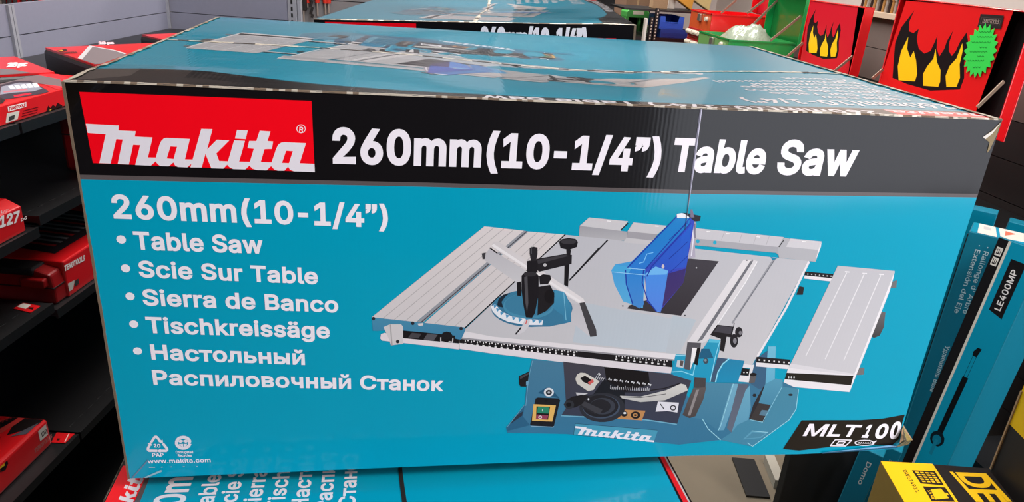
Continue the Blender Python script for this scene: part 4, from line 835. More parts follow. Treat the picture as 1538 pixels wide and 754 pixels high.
210 210 210|6993,1020 6991,1006 6982,1007 6974,1020 6976,1033 6985,1033
210 210 210|7026,1019 7024,1006 7015,1006 7007,1019 7009,1032 7018,1032
210 210 210|7059,1018 7057,1005 7048,1005 7040,1018 7042,1032 7051,1031
222 220 222|7343,2305 7118,1293 7130,1288 7354,2300
228 226 228|7325,2308 7380,2303 7378,2316 7323,2321
222 220 222|7550,2287 7363,1251 7375,1245 7562,2282
228 226 228|7533,2290 7589,2285 7586,2299 7531,2303
222 220 222|7749,2276 7593,1228 7605,1223 7761,2271
228 226 228|7732,2279 7788,2274 7785,2287 7729,2292
40 38 40|6847,2147 6903,2133 6909,2045 6836,2045
62 116 147 52 114 146|4049,1311 4392,1263 5609,1104 5864,763 6013,975 6523,961 6661,870 6736,894 6893,977 7147,856 7172,614 7127,451 6745,86 6669,137 6330,198 5841,155 5525,206 4503,357 3851,402 3832,472 4014,755 4018,1070
70 122 150 60 114 146|4050,1311 4388,1271 4457,703 4429,576 4357,466 4095,489 4012,604 4028,749 4029,1087
44 96 128|4015,752 4006,605 4095,489 3844,422 3838,474 3925,611
46 54 70|4001,671 3998,616 3871,509 3912,603
110 170 198|4053,1297 4027,1087 4032,1085 4058,1296
110 170 198|4027,1088 4025,740 4030,740 4033,1087
96 160 186|4006,750 3840,475 3845,470 4012,745
66 64 74 54 60 78|4382,1280 4832,1208 5573,1100 5842,1008 5771,437 5388,515 4425,599 4471,704
20 18 22|4832,1208 5335,1129 5378,960 5221,924 5102,883 4895,973
24 28 36|4850,1054 5102,883 5129,681 4877,833 4750,857
108 168 192|4424,592 5391,503 5390,518 4423,606
108 168 192|5387,504 5770,427 5769,442 5387,519
206 201 192|4536,1062 4547,1117 4583,1140 4635,1134 4805,1025 4772,977 4752,921 4692,903 4560,1002|4587,1071 4635,1103 4734,1033 4705,982 4623,1024
22 20 24|4587,1071 4635,1103 4734,1033 4705,982 4623,1024
205 90 86|4676,1015 4727,1057 4742,1021 4701,983
196 194 196|4557,891 4695,879 4629,840 4576,850
208 206 200 190 188 184|5054,835 5290,816 5569,889 5729,970 5787,952 5823,882 5580,761 5300,746 5080,802
60 58 60|5092,814 5294,799 5293,808 5091,822
60 58 60|5292,799 5579,838 5577,846 5290,807
30 28 34|5101,876 5285,870 5283,884 5099,890
30 28 34|5282,870 5551,908 5547,922 5278,884
30 28 34|5549,907 5724,968 5718,982 5543,921
205 205 210|4931,975 4934,925 4939,925 4937,975
205 205 210|4951,952 4952,918 4957,917 4957,951
205 205 210|4972,950 4973,916 4978,915 4977,949
205 205 210|4993,949 4993,915 4999,914 4998,948
205 205 210|5012,963 5014,913 5020,912 5017,963
205 205 210|5035,946 5035,912 5041,911 5040,945
205 205 210|5056,944 5056,910 5062,909 5061,943
205 205 210|5077,943 5077,908 5083,908 5082,942
205 205 210|5095,957 5098,907 5104,906 5101,956
205 205 210|5118,939 5119,905 5125,904 5124,939
205 205 210|5139,938 5140,904 5146,903 5145,937
205 205 210|5160,936 5161,902 5167,901 5166,935
205 205 210|5179,951 5182,900 5188,900 5185,950
205 205 210|5203,933 5204,899 5209,898 5208,932
205 205 210|5224,932 5225,897 5230,897 5229,931
205 205 210|5245,930 5246,896 5251,895 5250,929
205 205 210|5264,945 5267,894 5273,893 5269,944
205 205 210|5287,927 5288,893 5294,892 5293,926
205 205 210|5308,925 5309,891 5315,890 5314,924
205 205 210|5329,924 5331,889 5336,889 5335,923
205 205 210|5348,938 5352,888 5357,887 5354,938
205 205 210|5372,921 5373,886 5379,885 5377,920
220 220 224|4902,1040 4911,1061 4904,1066 4895,1044
220 220 224|4903,1062 4916,1036 4922,1039 4910,1065
220 220 224|4921,1047 4934,1042 4935,1049 4922,1054
220 220 224|4931,1049 4925,1031 4932,1027 4937,1045
220 220 224|4966,1029 4975,1050 4968,1055 4959,1033
220 220 224|4968,1051 4981,1025 4987,1028 4974,1054
220 220 224|4985,1036 4998,1031 5000,1038 4987,1043
220 220 224|4995,1038 4989,1020 4996,1016 5002,1034
220 220 224|5031,1017 5039,1039 5033,1044 5024,1022
220 220 224|5032,1040 5045,1014 5051,1016 5038,1043
220 220 224|5050,1025 5063,1020 5064,1027 5051,1032
220 220 224|5060,1027 5054,1009 5061,1005 5066,1023
220 220 224|5095,1006 5104,1028 5097,1032 5089,1011
220 220 224|5097,1029 5110,1002 5116,1005 5103,1032
220 220 224|5115,1013 5128,1008 5129,1016 5116,1021
220 220 224|5124,1016 5119,997 5126,994 5131,1012
220 220 224|5160,995 5169,1017 5162,1021 5154,999
220 220 224|5162,1018 5175,991 5181,994 5168,1021
220 220 224|5180,1002 5193,997 5194,1005 5181,1010
220 220 224|5189,1004 5184,986 5191,982 5196,1001
220 220 224|5226,984 5234,1006 5228,1010 5219,988
220 220 224|5227,1007 5240,980 5247,983 5233,1010
220 220 224|5245,991 5258,986 5260,994 5246,999
220 220 224|5255,993 5249,975 5256,971 5262,989
220 220 224|5291,973 5300,995 5293,999 5284,977
220 220 224|5292,995 5306,969 5312,972 5298,998
220 220 224|5310,980 5324,975 5325,982 5312,987
220 220 224|5320,982 5315,964 5322,960 5327,978
220 220 224|5357,961 5365,983 5359,988 5350,966
220 220 224|5358,984 5372,957 5378,960 5364,987
220 220 224|5376,968 5390,963 5391,971 5377,976
220 220 224|5386,971 5381,952 5388,948 5393,967
215 215 220|4764,1100 4751,1059 4756,1056 4769,1097
215 215 220|4785,1092 4771,1051 4776,1048 4790,1089
215 215 220|4805,1084 4792,1043 4797,1040 4810,1081
215 215 220|4826,1076 4813,1035 4818,1032 4831,1073
215 215 220|4846,1068 4833,1027 4838,1024 4852,1065
225 225 228|4776,1108 4789,1129 4783,1134 4770,1113
225 225 228|4782,1129 4800,1107 4805,1112 4787,1134
225 225 228|4800,1115 4782,1102 4787,1095 4805,1108
222 220 226|5500,747 5746,723 5749,593 5630,618 5493,614
50 48 54|5528,711 5583,640 5591,647 5536,718
60 58 64|5726,657 5724,638 5713,624 5695,620 5675,626 5659,640 5651,659 5653,678 5665,691 5683,696 5702,690 5718,676|5711,657 5710,647 5703,639 5692,637 5680,640 5671,648 5666,659 5668,669 5675,677 5685,679 5697,676 5706,668
190 136 84|5064,621 5099,657 5375,631 5349,504 5039,539
28 26 30|5321,575 5319,553 5306,536 5285,527 5261,528 5237,538 5220,556 5211,579 5214,600 5226,617 5247,626 5271,625 5295,615 5312,597
190 136 84|5292,576 5288,561 5275,552 5257,553 5241,563 5233,578 5237,592 5250,601 5268,600 5284,591|5279,576 5277,569 5269,564 5259,565 5250,570 5246,577 5248,585 5256,589 5266,588 5275,584
28 26 30|5172,597 5170,578 5157,565 5137,560 5117,566 5100,580 5092,599 5095,618 5108,631 5127,636 5148,630 5164,616
225 222 222|5156,608 5152,597 5140,594 5127,598 5120,609 5124,619 5136,623 5150,618
190 136 84|4835,584 4926,601 4937,576 4860,558
44 46 54|5132,681 5132,641 5120,604 5097,570 5064,541 5023,519 4975,505 4923,498 4868,500 4814,511 4763,529 4716,554 4677,585 4647,621 4626,659 4616,699 4618,738 4630,774 4653,807 4685,835 4726,857 4772,871 4824,878 4877,876 4930,867 4981,849 5028,825 5068,794 5099,759 5121,721
66 78 96|5073,691 5072,657 5061,625 5039,597 5008,574 4970,557 4926,547 4879,545 4831,550 4785,563 4743,583 4707,609 4679,639 4660,672 4651,706 4652,739 4664,771 4686,798 4716,821 4754,838 4797,848 4843,850 4890,845 4936,832 4978,813 5015,788 5044,758 5063,726
32 32 38|5054,700 5053,668 5042,638 5021,611 4992,589 4956,573 4915,564 4870,562 4825,567 4781,579 4741,598 4707,622 4680,651 4662,682 4653,714 4655,745 4666,775 4687,801 4716,823 4751,839 4792,848 4836,850 4881,845 4924,833 4964,815 4999,792 5026,764 5045,733
56 60 70|5018,701 5017,674 5005,648 4985,627 4958,610 4924,601 4887,599 4849,604 4814,616 4782,634 4757,657 4739,683 4732,711 4733,739 4745,764 4765,785 4792,801 4825,810 4862,813 4899,808 4935,796 4966,779 4992,756 5010,729
34 34 40|4968,703 4966,678 4955,655 4935,636 4908,623 4877,616 4843,618 4810,626 4780,641 4756,661 4739,685 4732,711 4733,736 4745,759 4764,778 4791,791 4822,797 4855,796 4888,788 4918,773 4943,753 4960,729
60 60 66|4611,760 4671,774 4880,661 4866,624 4796,614 4625,715
40 40 46|4626,735 4794,631 4789,614 4625,711
28 27 31|4438,741 4462,795 4524,840 4627,861 4708,846 4640,739 4574,700 4504,692
46 48 54|4556,737 4553,713 4539,693 4518,683 4492,684 4469,696 4451,716 4443,741 4446,766 4460,785 4481,795 4506,794 4530,783 4548,762
20 20 24|4526,738 4523,724 4513,714 4499,711 4483,715 4471,726 4466,740 4469,754 4478,765 4493,768 4508,764 4520,753
225 225 228|4718,801 4716,793 4709,789 4701,793 4697,802 4699,810 4706,814 4714,810
28 27 33|4125,827 4150,841 4375,822 4396,799 4359,466 4344,459 4103,484 4092,501
226 178 98|4109,758 4356,735 4335,528 4110,547
24 22 26|4144,729 4293,718 4287,553 4151,571
42 132 102|4160,729 4282,715 4284,633 4156,644
146 60 84|4152,625 4284,610 4275,553 4149,567
220 225 222|4209,693 4211,663 4217,663 4214,693
225 220 222|4216,587 4214,577 4208,570 4198,567 4187,570 4179,578 4175,589 4177,599 4184,606 4194,609 4205,606 4213,598|4208,588 4207,581 4203,577 4197,575 4191,577 4186,582 4184,589 4185,595 4189,599 4195,601 4201,599 4206,594
22 22 26|4261,797 4257,786 4244,782 4230,787 4224,798 4228,809 4241,814 4255,809
22 22 26|4236,500 4231,489 4218,485 4204,490 4198,502 4202,513 4215,517 4229,512
150 180 200|4103,473 4352,450 4352,457 4102,480
150 180 200|4353,451 4360,462 4355,466 4348,455
38 86 116|4143,897 4218,957 4258,962 4301,927 4392,818 4364,828
215 218 222|4317,901 4315,882 4307,866 4294,854 4277,848 4258,848 4240,855 4225,868 4214,885 4209,905 4211,924 4219,940 4232,952 4249,958 4267,958 4285,950 4301,938 4312,921
40 42 48|4297,899 4295,884 4286,873 4274,866 4259,867 4245,874 4234,886 4230,901 4232,916 4240,927 4253,933 4268,933 4282,926 4292,914
170 172 178|4278,899 4276,891 4269,886 4260,887 4252,892 4248,900 4250,908 4257,913 4266,913 4274,908
28 27 31|3926,1112 3960,1131 4035,1169 4031,1102 4029,1026 4012,978 3951,983 3936,1014
70 68 72|3935,1104 4030,1155 4026,1132 3944,1074
110 160 190|4007,1042 4035,1056 4034,1003 4011,993
76 134 160 60 120 150|5971,984 6345,954 6295,377 6277,332 6058,496 5912,521 6003,808
112 168 192 92 152 180|6328,951 6438,948 6349,333 6277,332
88 96 112 96 104 120|6399,949 6525,940 6507,852 6447,296 6380,361
106 166 190 86 148 176|6504,868 6542,925 6611,629 6619,467 6500,399 6447,296
44 42 46|6711,921 6742,845 6655,486 6623,466 6635,669
84 150 176 70 134 162|6722,940 6832,1009 6918,988 6952,839 6846,658 6695,687
70 134 158 66 132 160|6948,894 7147,863 7175,590 7124,448 6737,91 6329,199 6447,296 6500,399 6619,467 6814,428 6848,652
58 54 54|6695,687 6846,658 6814,426 6637,466
86 122 142|6753,594 6836,581 6826,508 6735,524
130 190 210|6636,462 6801,420 6801,429 6636,470
130 190 210|6803,422 6935,888 6928,892 6796,426
40 44 50|7090,785 7087,775 7073,770 7055,770 7039,777 7031,786 7035,796 7048,801 7066,801 7082,794
36 40 46|6771,216 6766,207 6752,203 6732,204 6715,210 6707,219 6711,227 6726,232 6746,231 6763,225
40 40 44|6649,792 6641,772 6615,772 6598,794 6607,814 6632,813
88 154 180|6692,309 6898,280 6825,205 6605,194
72 134 160|6707,288 6868,264 6808,214 6639,207
150 208 222|7140,855 7171,589 7179,588 7147,854
150 208 222|7171,593 7120,449 7128,444 7179,588
150 208 222|7122,452 6743,93 6749,86 7128,445
150 208 222|6749,93 6675,146 6672,140 6746,86
150 208 222|6057,495 6152,354 6159,359 6064,499
150 208 222|6151,355 6331,194 6336,202 6156,362
150 208 222|6280,329 6299,375 6292,380 6273,334
150 208 222|6299,374 6346,950 6338,953 6292,377
150 208 222|6691,305 6900,275 6898,284 6690,313
70 66 68|5873,1047 6004,1035 6024,900 5884,914
92 86 86 72 66 66|5884,909 6030,915 6025,760 5971,536 5905,513 5814,559 5844,742
140 134 134|5919,884 5953,888 5910,548 5877,549
70 150 176|4594,490 5558,364 5535,208 4589,342
30 62 82|4594,488 5021,432 5020,438 4593,493
30 62 82|5019,432 5559,361 5559,366 5019,438
30 62 82|4592,491 4586,341 4591,340 4596,490
30 62 82|4588,339 5536,205 5536,211 4588,344
#sawlogo_ref
232 226 232|4597,487 5489,358 5535,208 4612,344
"""
load_art(ARTWORK)
# ================================================================== THE PLACE
FLOOR = -.92
M_CONC = mat('worn_concrete', (116, 104, 86), .75, noise=.18, nscale=6, bump=.2, bscale=60)
M_CEIL = mat('white_ceiling', (205, 200, 205), .9)
M_WALLB = mat('beige_wall', (222, 208, 200), .8, noise=.04)
M_GREYP = mat('grey_steel_panel', (132, 132, 148), .5, noise=.05, nscale=90)
M_GREYL = mat('light_grey_upright', (150, 150, 158), .45)
M_BLK = mat('black_shelf_steel', (22, 21, 22), .42, noise=.15, nscale=60)
M_BLKD = mat('matt_black', (12, 11, 12), .7)
M_TAUPE = mat('taupe_slat_panel', (112, 98, 92), .6, noise=.05, nscale=60)
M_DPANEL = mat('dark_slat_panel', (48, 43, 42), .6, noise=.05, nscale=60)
M_KRAFT = mat('kraft_board', (160, 130, 98), .85, noise=.12, nscale=120)
M_KRAFTD = mat('dark_kraft', (128, 98, 78), .85, noise=.1, nscale=80)
M_WOOD = mat('pallet_wood', (150, 122, 90), .85, noise=.2, nscale=30)
M_METAL = mat('zinc_plated_steel', (190, 180, 168), .3, metal=.85)
M_PRINT = print_mat('printed_card_gloss', film=.06, flute=.012)
M_PRINTT = print_mat('printed_card_top', film=.06, flute=.012, coat_rough=.07, rough=.22, coat=1.0, spec=.6)
M_PRINTM = print_mat('printed_card_satin', coat=.25, coat_rough=.25, film=.05, rough=.45)
struct(MB().box((-3, -2.8, FLOOR - .1), (3.6, 7, FLOOR), M_CONC).build('floor'))
struct(MB().box((-3, -2.8, 2.1), (3.6, 7, 2.2), M_CEIL).build('ceiling'))
struct(MB().box((-3.1, -2.8, FLOOR), (-3, 7, 2.1), M_WALLB).build('wall_left'))
struct(MB().box((3.6, -2.8, FLOOR), (3.7, 7, 2.1), M_WALLB).build('wall_right'))
struct(MB().box((-3, 7, FLOOR), (3.6, 7.1, 2.1), M_WALLB).build('wall_far'))
struct(MB().box((-3, -2.9, FLOOR), (3.6, -2.8, 2.1), mat('dark_shop_front', (40, 40, 46), .7)).build('wall_near'))

# ------------------------------------------------------------------ the saw carton
W, H, D = .86, .398, .55
UC = .5415
def front_d(u, v):
    f = min(1, max(0, (v - .06) / .22))
    t = max(0, 1 - (UC - u) / .25) if u < UC else max(0, 1 - (u - UC) / .31)
    d = .0050 * f * t
    b = max(0, min(1, (u - .58) / .2)); b = b * b * (3 - 2 * b)
    k = max(0, 1 - v / .11)
    d += .004 * b * k * k
    d += .003 * math.sin(math.pi * u / W) * math.sin(math.pi * v / H)
    return d
def front_s(u, v, off=.0002):
    b = max(0, 1 - abs(u - .72) / .3)
    if u < .567: b = max(b, .49)
    return (u, -front_d(u, v) - off, v - (.0045 * b - .0022) * max(0, 1 - v / .05) * (1 if u > .42 else 0))
def unwarp(p):
    # where on the slightly bulging card a mark seen on its flat plane sits
    u, v = p
    for _ in range(4):
        q = Vector(front_s(min(W, max(0, u)), min(H, max(0, v)))); k = -CAM_POS.y / (q.y - CAM_POS.y)
        a = CAM_POS + (q - CAM_POS) * k
        u += p[0] - a.x; v += p[1] - a.z
    return (min(W, max(0, u)), min(H, max(0, v)))
def top_s(x, y, off=.0002):
    s = .012 * math.exp(-((x - .5) / .2) ** 2) * max(0, math.sin(math.pi * min(1, max(0, y / D)))) ** 1.5
    lift = .004 * math.exp(-((x - .07) / .07) ** 2 - ((y - .05) / .04) ** 2)
    return (x, y - front_d(min(W, max(0, x)), H) * (1 - y / D), H - s + lift + off)
GU = sorted(set([round(i * W / 20, 5) for i in range(21)] + [UC, UC - .25, UC + .31 - .0001]))
GV = [0, .02, .04, .06, .08, .11, .16, .21, .28, .316, .320, .36, H]
GY = [0, .02, .05, .09, .14, .2, .274, .276, .35, .41, .47, .52, D]
TEAL = (0, 156, 186); BLACK = (17, 15, 17); STRIPE = (92, 84, 84); WHITE = (242, 236, 242); REDP = (250, 6, 26)
def carton_mesh():
    bm = bmesh.new(); lay = bm.loops.layers.float_color.new('Col')
    def face(pts, col):
        f = bm.faces.new([bm.verts.new(p) for p in pts])
        for l in f.loops: l[lay] = lin(col) + (1,)
    band = lambda v: BLACK if v > .32 else (STRIPE if v > .316 else TEAL)
    for i in range(len(GU) - 1):
        for j in range(len(GV) - 1):
            a, b, c, d = GU[i], GU[i + 1], GV[j], GV[j + 1]
            face([front_s(a, c, 0), front_s(b, c, 0), front_s(b, d, 0), front_s(a, d, 0)], band((c + d) / 2))
        for j in range(len(GY) - 1):
            a, b, c, d = GU[i], GU[i + 1], GY[j], GY[j + 1]
            face([top_s(a, c, 0), top_s(b, c, 0), top_s(b, d, 0), top_s(a, d, 0)], TEAL)
    for c, d in ((0, .316), (.316, .320), (.320, H)):
        face([(0, D, c), (0, 0, c), (0, 0, d), (0, D, d)], band((c + d) / 2))
        face([(W, 0, c), (W, D, c), (W, D, d), (W, 0, d)], band((c + d) / 2))
        face([(W, D, c), (0, D, c), (0, D, d), (W, D, d)], band((c + d) / 2))
    face([(0, 0, 0), (0, D, 0), (W, D, 0), (W, 0, 0)], (160, 130, 98))
    bmesh.ops.remove_doubles(bm, verts=bm.verts[:], dist=2e-4)
    bmesh.ops.recalc_face_normals(bm, faces=bm.faces[:])
    me = bpy.data.meshes.new('carton_body'); bm.to_mesh(me); bm.free(); me.materials.append(M_PRINT); me.materials.append(M_PRINTT)
    for p in me.polygons:
        if p.normal.z > .8: p.material_index = 1
    me.polygons.foreach_set('use_smooth', [True] * len(me.polygons)); me.set_sharp_from_angle(angle=math.radians(1.7))
    return me
CARTON = thing('saw_carton', 'large teal and black table saw carton in clear film, topmost of the front stack', 'box')
cb = bpy.data.objects.new('carton_body', carton_mesh()); COL.objects.link(cb); cb.parent = CARTON
def uvp(px, py): q = at_y(px, py, 0); return (q.x, q.z)
CU = GU[1:-1]; CV = GV[1:-1]
def logo_unit(p): return ((p[0] - .0108) / .1828, (p[1] - .329) / .061)
idp = lambda p: p
# front: logo panel
P = Print(); P.add([(.0108, .3902), (.1932, .3900), (.1937, .3270), (.0126, .3304)], REDP)
P.art('logo', idp); P.art('reg', idp); P.text('R', uvp(449.3, 198), uvp(455.3, 198.3), uvp(449.8, 190.5), WHITE)
P.build('logo_panel', CARTON, front_s, M_PRINT, CU, CV, unwarp)
# front: headline
P = Print()
P.text('260mm(10-1/4”)', uvp(499.7, 246), (uvp(991, 250)[0], uvp(499.7, 246)[1] - .0004), uvp(498.4, 191), WHITE, weight=31, track=20)
P.text('Table', (uvp(1011, 230)[0], uvp(1020, 258.5)[1]), (uvp(1151, 240)[0], uvp(1148, 262)[1]), (uvp(1011, 230)[0], uvp(1013, 207)[1]), WHITE, weight=31, track=20)
P.text('Saw', (uvp(1168.5, 240)[0], uvp(1190, 263)[1]), (uvp(1287.5, 240)[0], uvp(1277, 265.5)[1]), (uvp(1168.5, 240)[0], uvp(1187, 210)[1]), WHITE, weight=31, track=20)
P.build('headline_lettering', CARTON, front_s, M_PRINT, CU, CV, unwarp)
# front: feature list
P = Print()
def line(t, l, lb, r, rb, top, **k):
    a = uvp(*lb); b = uvp(*rb); c = uvp(*top)
    P.text(t, (uvp(*l)[0], a[1]), (uvp(*r)[0], b[1]), (uvp(*l)[0], c[1]), WHITE, weight=k.pop('weight', 26), track=k.pop('track', 16), **k)
line('260mm(10-1/4”)', (168, 310), (170, 328.3), (582.7, 326.8), (533.4, 341.8), (167.5, 291.7))
def dot(x, y, r=.0040):
    c = uvp(x, y); P.add([(c[0] + r * math.cos(i * .5236), c[1] + r * math.sin(i * .5236)) for i in range(12)], WHITE)
line('Table Saw', (199.3, 349), (210, 374.8), (394.3, 362), (389.8, 381.3), (199.2, 347.4)); dot(181.9, 359.7)
line('Scie Sur Table', (208.6, 410), (215, 416.5), (477.4, 417), (466, 427), (220.8, 391.2)); dot(188.5, 403)
line('Sierra de Banco', (213.9, 448), (220.8, 458.6), (508, 458), (497.5, 469.6), (226.7, 433.8)); dot(195.3, 445)
line('Tischkreissäge', (218, 477), (228.5, 500), (495.3, 500), (486.5, 508.6), (217.9, 475.6)); dot(201, 486.7)
line('Настольный', (225, 518), (226.7, 540), (457.8, 541), (456, 548.2), (225, 516.8)); dot(206.7, 527)
line('Распиловочный Станок', (227.9, 557), (230.2, 578), (666.3, 580), (664, 588), (227.8, 555.4))
P.build('feature_list', CARTON, front_s, M_PRINT, CU, CV, unwarp)
# front: recycling marks and address
P = Print(); P.art('marks', idp)
line('PAP', (228.3, 681), (228.7, 686.3), (246.2, 686), (246, 686.2), (228.1, 680.6), weight=20)
line('20', (230.8, 669), (231, 672.1), (241.2, 672), (241, 672.3), (230.8, 666.8), weight=22)
line('www.makita.com', (221.8, 693), (225, 696), (316.3, 692), (314, 694.4), (225, 691.2), weight=13, cap=382)
line('Corrugated', (264, 680), (265, 681), (290.2, 681), (290, 681), (264, 677.2), weight=20)
line('Recycles', (267.3, 685), (268, 686), (288.2, 685), (288, 686), (268, 682.3), weight=20)
P.build('recycling_marks', CARTON, front_s, M_PRINT, CU, CV, unwarp)
# front: model label at the crushed corner
P = Print(); P.art('label', idp)
P.text('MLT', uvp(1205.4, 655), uvp(1285, 656.6), uvp(1215.5, 636.6), WHITE, weight=30)
P.text('1', uvp(1293.5, 657.5), uvp(1303, 658), uvp(1303.5, 637.8), WHITE, weight=34)
P.text('0', uvp(1311.5, 658.8), uvp(1329, 659.4), uvp(1320, 636.5), WHITE, weight=32)
P.text('0', uvp(1334, 659.5), uvp(1349, 659.8), uvp(1341.5, 633.2), WHITE, weight=32)
P.build('model_label', CARTON, front_s, M_PRINT, CU, CV, unwarp)
# front: product picture
ref = [uvp(*q) for q in ((860 + 22 / 5.026, 530 + 618 / 5.026), (860 + 615 / 5.026, 530 + 672 / 5.026), (860 + 22 / 5.026, 530 + 537 / 5.026))]
qm = quad_map(*ref)
P = Print(); P.art('saw', idp); P.art('logo', lambda p: qm(((p[0] - .0125) / .181, (p[1] - .329) / .0445)))
P.build('product_picture', CARTON, front_s, M_PRINT, CU, CV, unwarp)
SAWP = P
# front: wear of film and card
P = Print()
P.add([uvp(1476, 206), uvp(1490, 196), uvp(1504, 182), uvp(1498, 200), uvp(1486, 226), uvp(1482, 230), uvp(1486, 214)], (128, 108, 66))
P.add([uvp(1476, 206), uvp(1490, 197), uvp(1503, 184), uvp(1490, 201), uvp(1480, 209)], (214, 208, 200))
P.add([uvp(198, 717), uvp(222, 690), uvp(223.5, 691), uvp(200, 718)], (96, 132, 160)); P.add([uvp(216, 717), uvp(241, 706), uvp(244, 706.5), uvp(243, 708.5), uvp(220, 718)], (150, 190, 200))
P.add([uvp(92, 116), uvp(130, 122), uvp(128, 124), uvp(94, 119)], (190, 180, 160))
P.build('worn_film', CARTON, lambda u, v: front_s(u, v, .0005), M_PRINT, CU, CV, unwarp)
fm = MB(); M_FOLD_HL = mat('fold_highlight', (176, 176, 196), .25, coat=.6)  # thin ridge on the film crease, its bright highlight painted as pale colour
bd_ = fm.ms
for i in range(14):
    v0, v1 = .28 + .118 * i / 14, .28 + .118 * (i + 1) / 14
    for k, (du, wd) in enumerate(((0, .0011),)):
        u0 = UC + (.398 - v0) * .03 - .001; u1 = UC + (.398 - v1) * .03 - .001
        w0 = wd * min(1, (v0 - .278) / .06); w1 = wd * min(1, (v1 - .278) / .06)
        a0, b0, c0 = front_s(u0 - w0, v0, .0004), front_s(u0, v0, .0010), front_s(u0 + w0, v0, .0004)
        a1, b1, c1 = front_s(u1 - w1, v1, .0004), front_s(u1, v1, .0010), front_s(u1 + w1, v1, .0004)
        fm.add([a0, b0, b1, a1], [(0, 1, 2, 3)], M_FOLD_HL); fm.add([b0, c0, c1, b1], [(0, 1, 2, 3)], M_FOLD_HL)
fm.build('fold_highlight', CARTON)
# ---- top print (the front print turned round: its upper edge lies along the front)
AF = ((-1.119, -.099, .947), (.065, -1.079, .415))
def sawtop(p): return (AF[0][0] * p[0] + AF[0][1] * p[1] + AF[0][2], AF[1][0] * p[0] + AF[1][1] * p[1] + AF[1][2])
P = Print()
P.add([(0, 0), (0, .055), (.1, .057), (.15, .047), (.2, .034), (.27, .022), (.4, .02), (.6, .022), (.7, .027), (W, .029), (W, 0)], BLACK)
P.add([(.6, .022), (.7, .027), (W, .029), (W, .034), (.7, .031), (.6, .025)], STRIPE)
P.add([(.748, .002), (.853, .002), (.852, .0275), (.746, .0285)], REDP)
P.art('logo', lambda p: (.852 - (p[0] - .0108) / .1828 * .105, .0275 - (p[1] - .327) / .046 * .019))
P.text('260mm(10-1/4”) Table Saw', (.73, .020), (.34, .017), (.73, .003), WHITE, weight=31, track=20)
def tl(t, p0, p1, y, h, w=20): P.text(t, (p0, y + h), (p1, y + h), (p0, y), WHITE, weight=w)
tl('260mm(10-1/4”)', .849, .611, .045, .028)
rows = [('Table Saw', .826, .716, .083), ('Scie Sur Table', .826, .668, .104), ('Sierra de Banco', .826, .649, .126), ('Tischkreissäge', .826, .655, .148), ('Настольный', .826, .678, .170), ('Распиловочный', .829, .641, .192), ('Станок', .826, .740, .214)]
for k, (t, a, b, y) in enumerate(rows):
    tl(t, a, b, y, .016)
    if k < 5: P.add([(.839 + .0035 * math.cos(i * .785), y + .009 + .0035 * math.sin(i * .785)) for i in range(8)], WHITE)
P.art('saw', sawtop); P.art('logo', lambda p: sawtop(qm(((p[0] - .0125) / .181, (p[1] - .329) / .0445))))
P.build('top_print', CARTON, top_s, M_PRINTT, CU, GY[1:-1])
# ---- end print on both short ends
for side in (0, 1):
    P = Print()
    P.add([(.019, .394), (.175, .394), (.175, .329), (.019, .329)], REDP)
    P.art('logo', lambda p: (.0195 + (p[0] - .0108) / .1828 * .155, .329 + (p[1] - .3275) / .06 * .058))
    P.text('260mm(10-1/4”)', (.285, .349), (.468, .349), (.285, .391), WHITE, weight=31, track=20)
    for k in (0, 1):
        P.add([(.478 + k * .022, .352), (.496 + k * .022, .352), (.496 + k * .022, .374), (.478 + k * .022, .374)], (225, 40, 55))
        for q in (0, 1): P.add([(.4815 + k * .022 + q * .006, .356), (.4855 + k * .022 + q * .006, .356), (.4855 + k * .022 + q * .005, .370), (.4815 + k * .022 + q * .005, .370)], WHITE)
        P.add([(.4815 + k * .022, .3555), (.4925 + k * .022, .3555), (.4925 + k * .022, .358), (.4815 + k * .022, .358)], WHITE)
    P.add([(.5, .325), (.506, .325), (.515, .336), (.511, .338)], (215, 210, 210))
    if side == 0: P.build('end_print', CARTON, lambda s, v: (-.0003, D - s, v), M_PRINT)
    else: P.build('end_print', CARTON, lambda s, v: (W + .0003, s, v), M_PRINT)
# ---- worn card edges and the torn tape along the top seam
e = MB()
n = 14
M_EDGE = mat('worn_board_edge', (112, 94, 76), .85, noise=.25, nscale=200)
for i in range(n):
    z0, z1 = H * i / n, H * (i + 1) / n
    e.box((-.0014 + .0005 * random.random(), -.0008, z0), (.0006 + .0005 * random.random(), .003, z1), M_EDGE)
M_TAPE = mat('pale_tape', (178, 168, 152), .35, noise=.1, nscale=150)
for i in range(60):
    y0, y1 = D * i / 60, D * (i + 1) / 60
    for xx, sg in ((0, 1), (W, -1)):
        a, b = top_s(xx, y0), top_s(xx, y1); q = (.004 if sg > 0 else .009) + .003 * random.random()
        e.add([a, (a[0] + sg * q, a[1], a[2] + .0008), (b[0] + sg * q, b[1], b[2] + .0008), b], [(0, 1, 2, 3)], M_TAPE if random.random() < .6 else M_EDGE)
for i in range(170):
    x0, x1 = W * i / 170, W * (i + 1) / 170
    a, b = top_s(x0, 0), top_s(x1, 0); q = .0004 + .0012 * random.random()
    e.add([(a[0], a[1] - .0006, a[2] - .0009), (a[0], a[1] + q, a[2] + .0007), (b[0], b[1] + q, b[2] + .0007), (b[0], b[1] - .0006, b[2] - .0009)], [(0, 1, 2, 3)], M_TAPE if random.random() < .6 else M_EDGE)
e.build('worn_edge', CARTON)
s_ = MB()
yy = D / 2
M_SEAM = mat('seam_shadow_board', (48, 36, 28), .9)
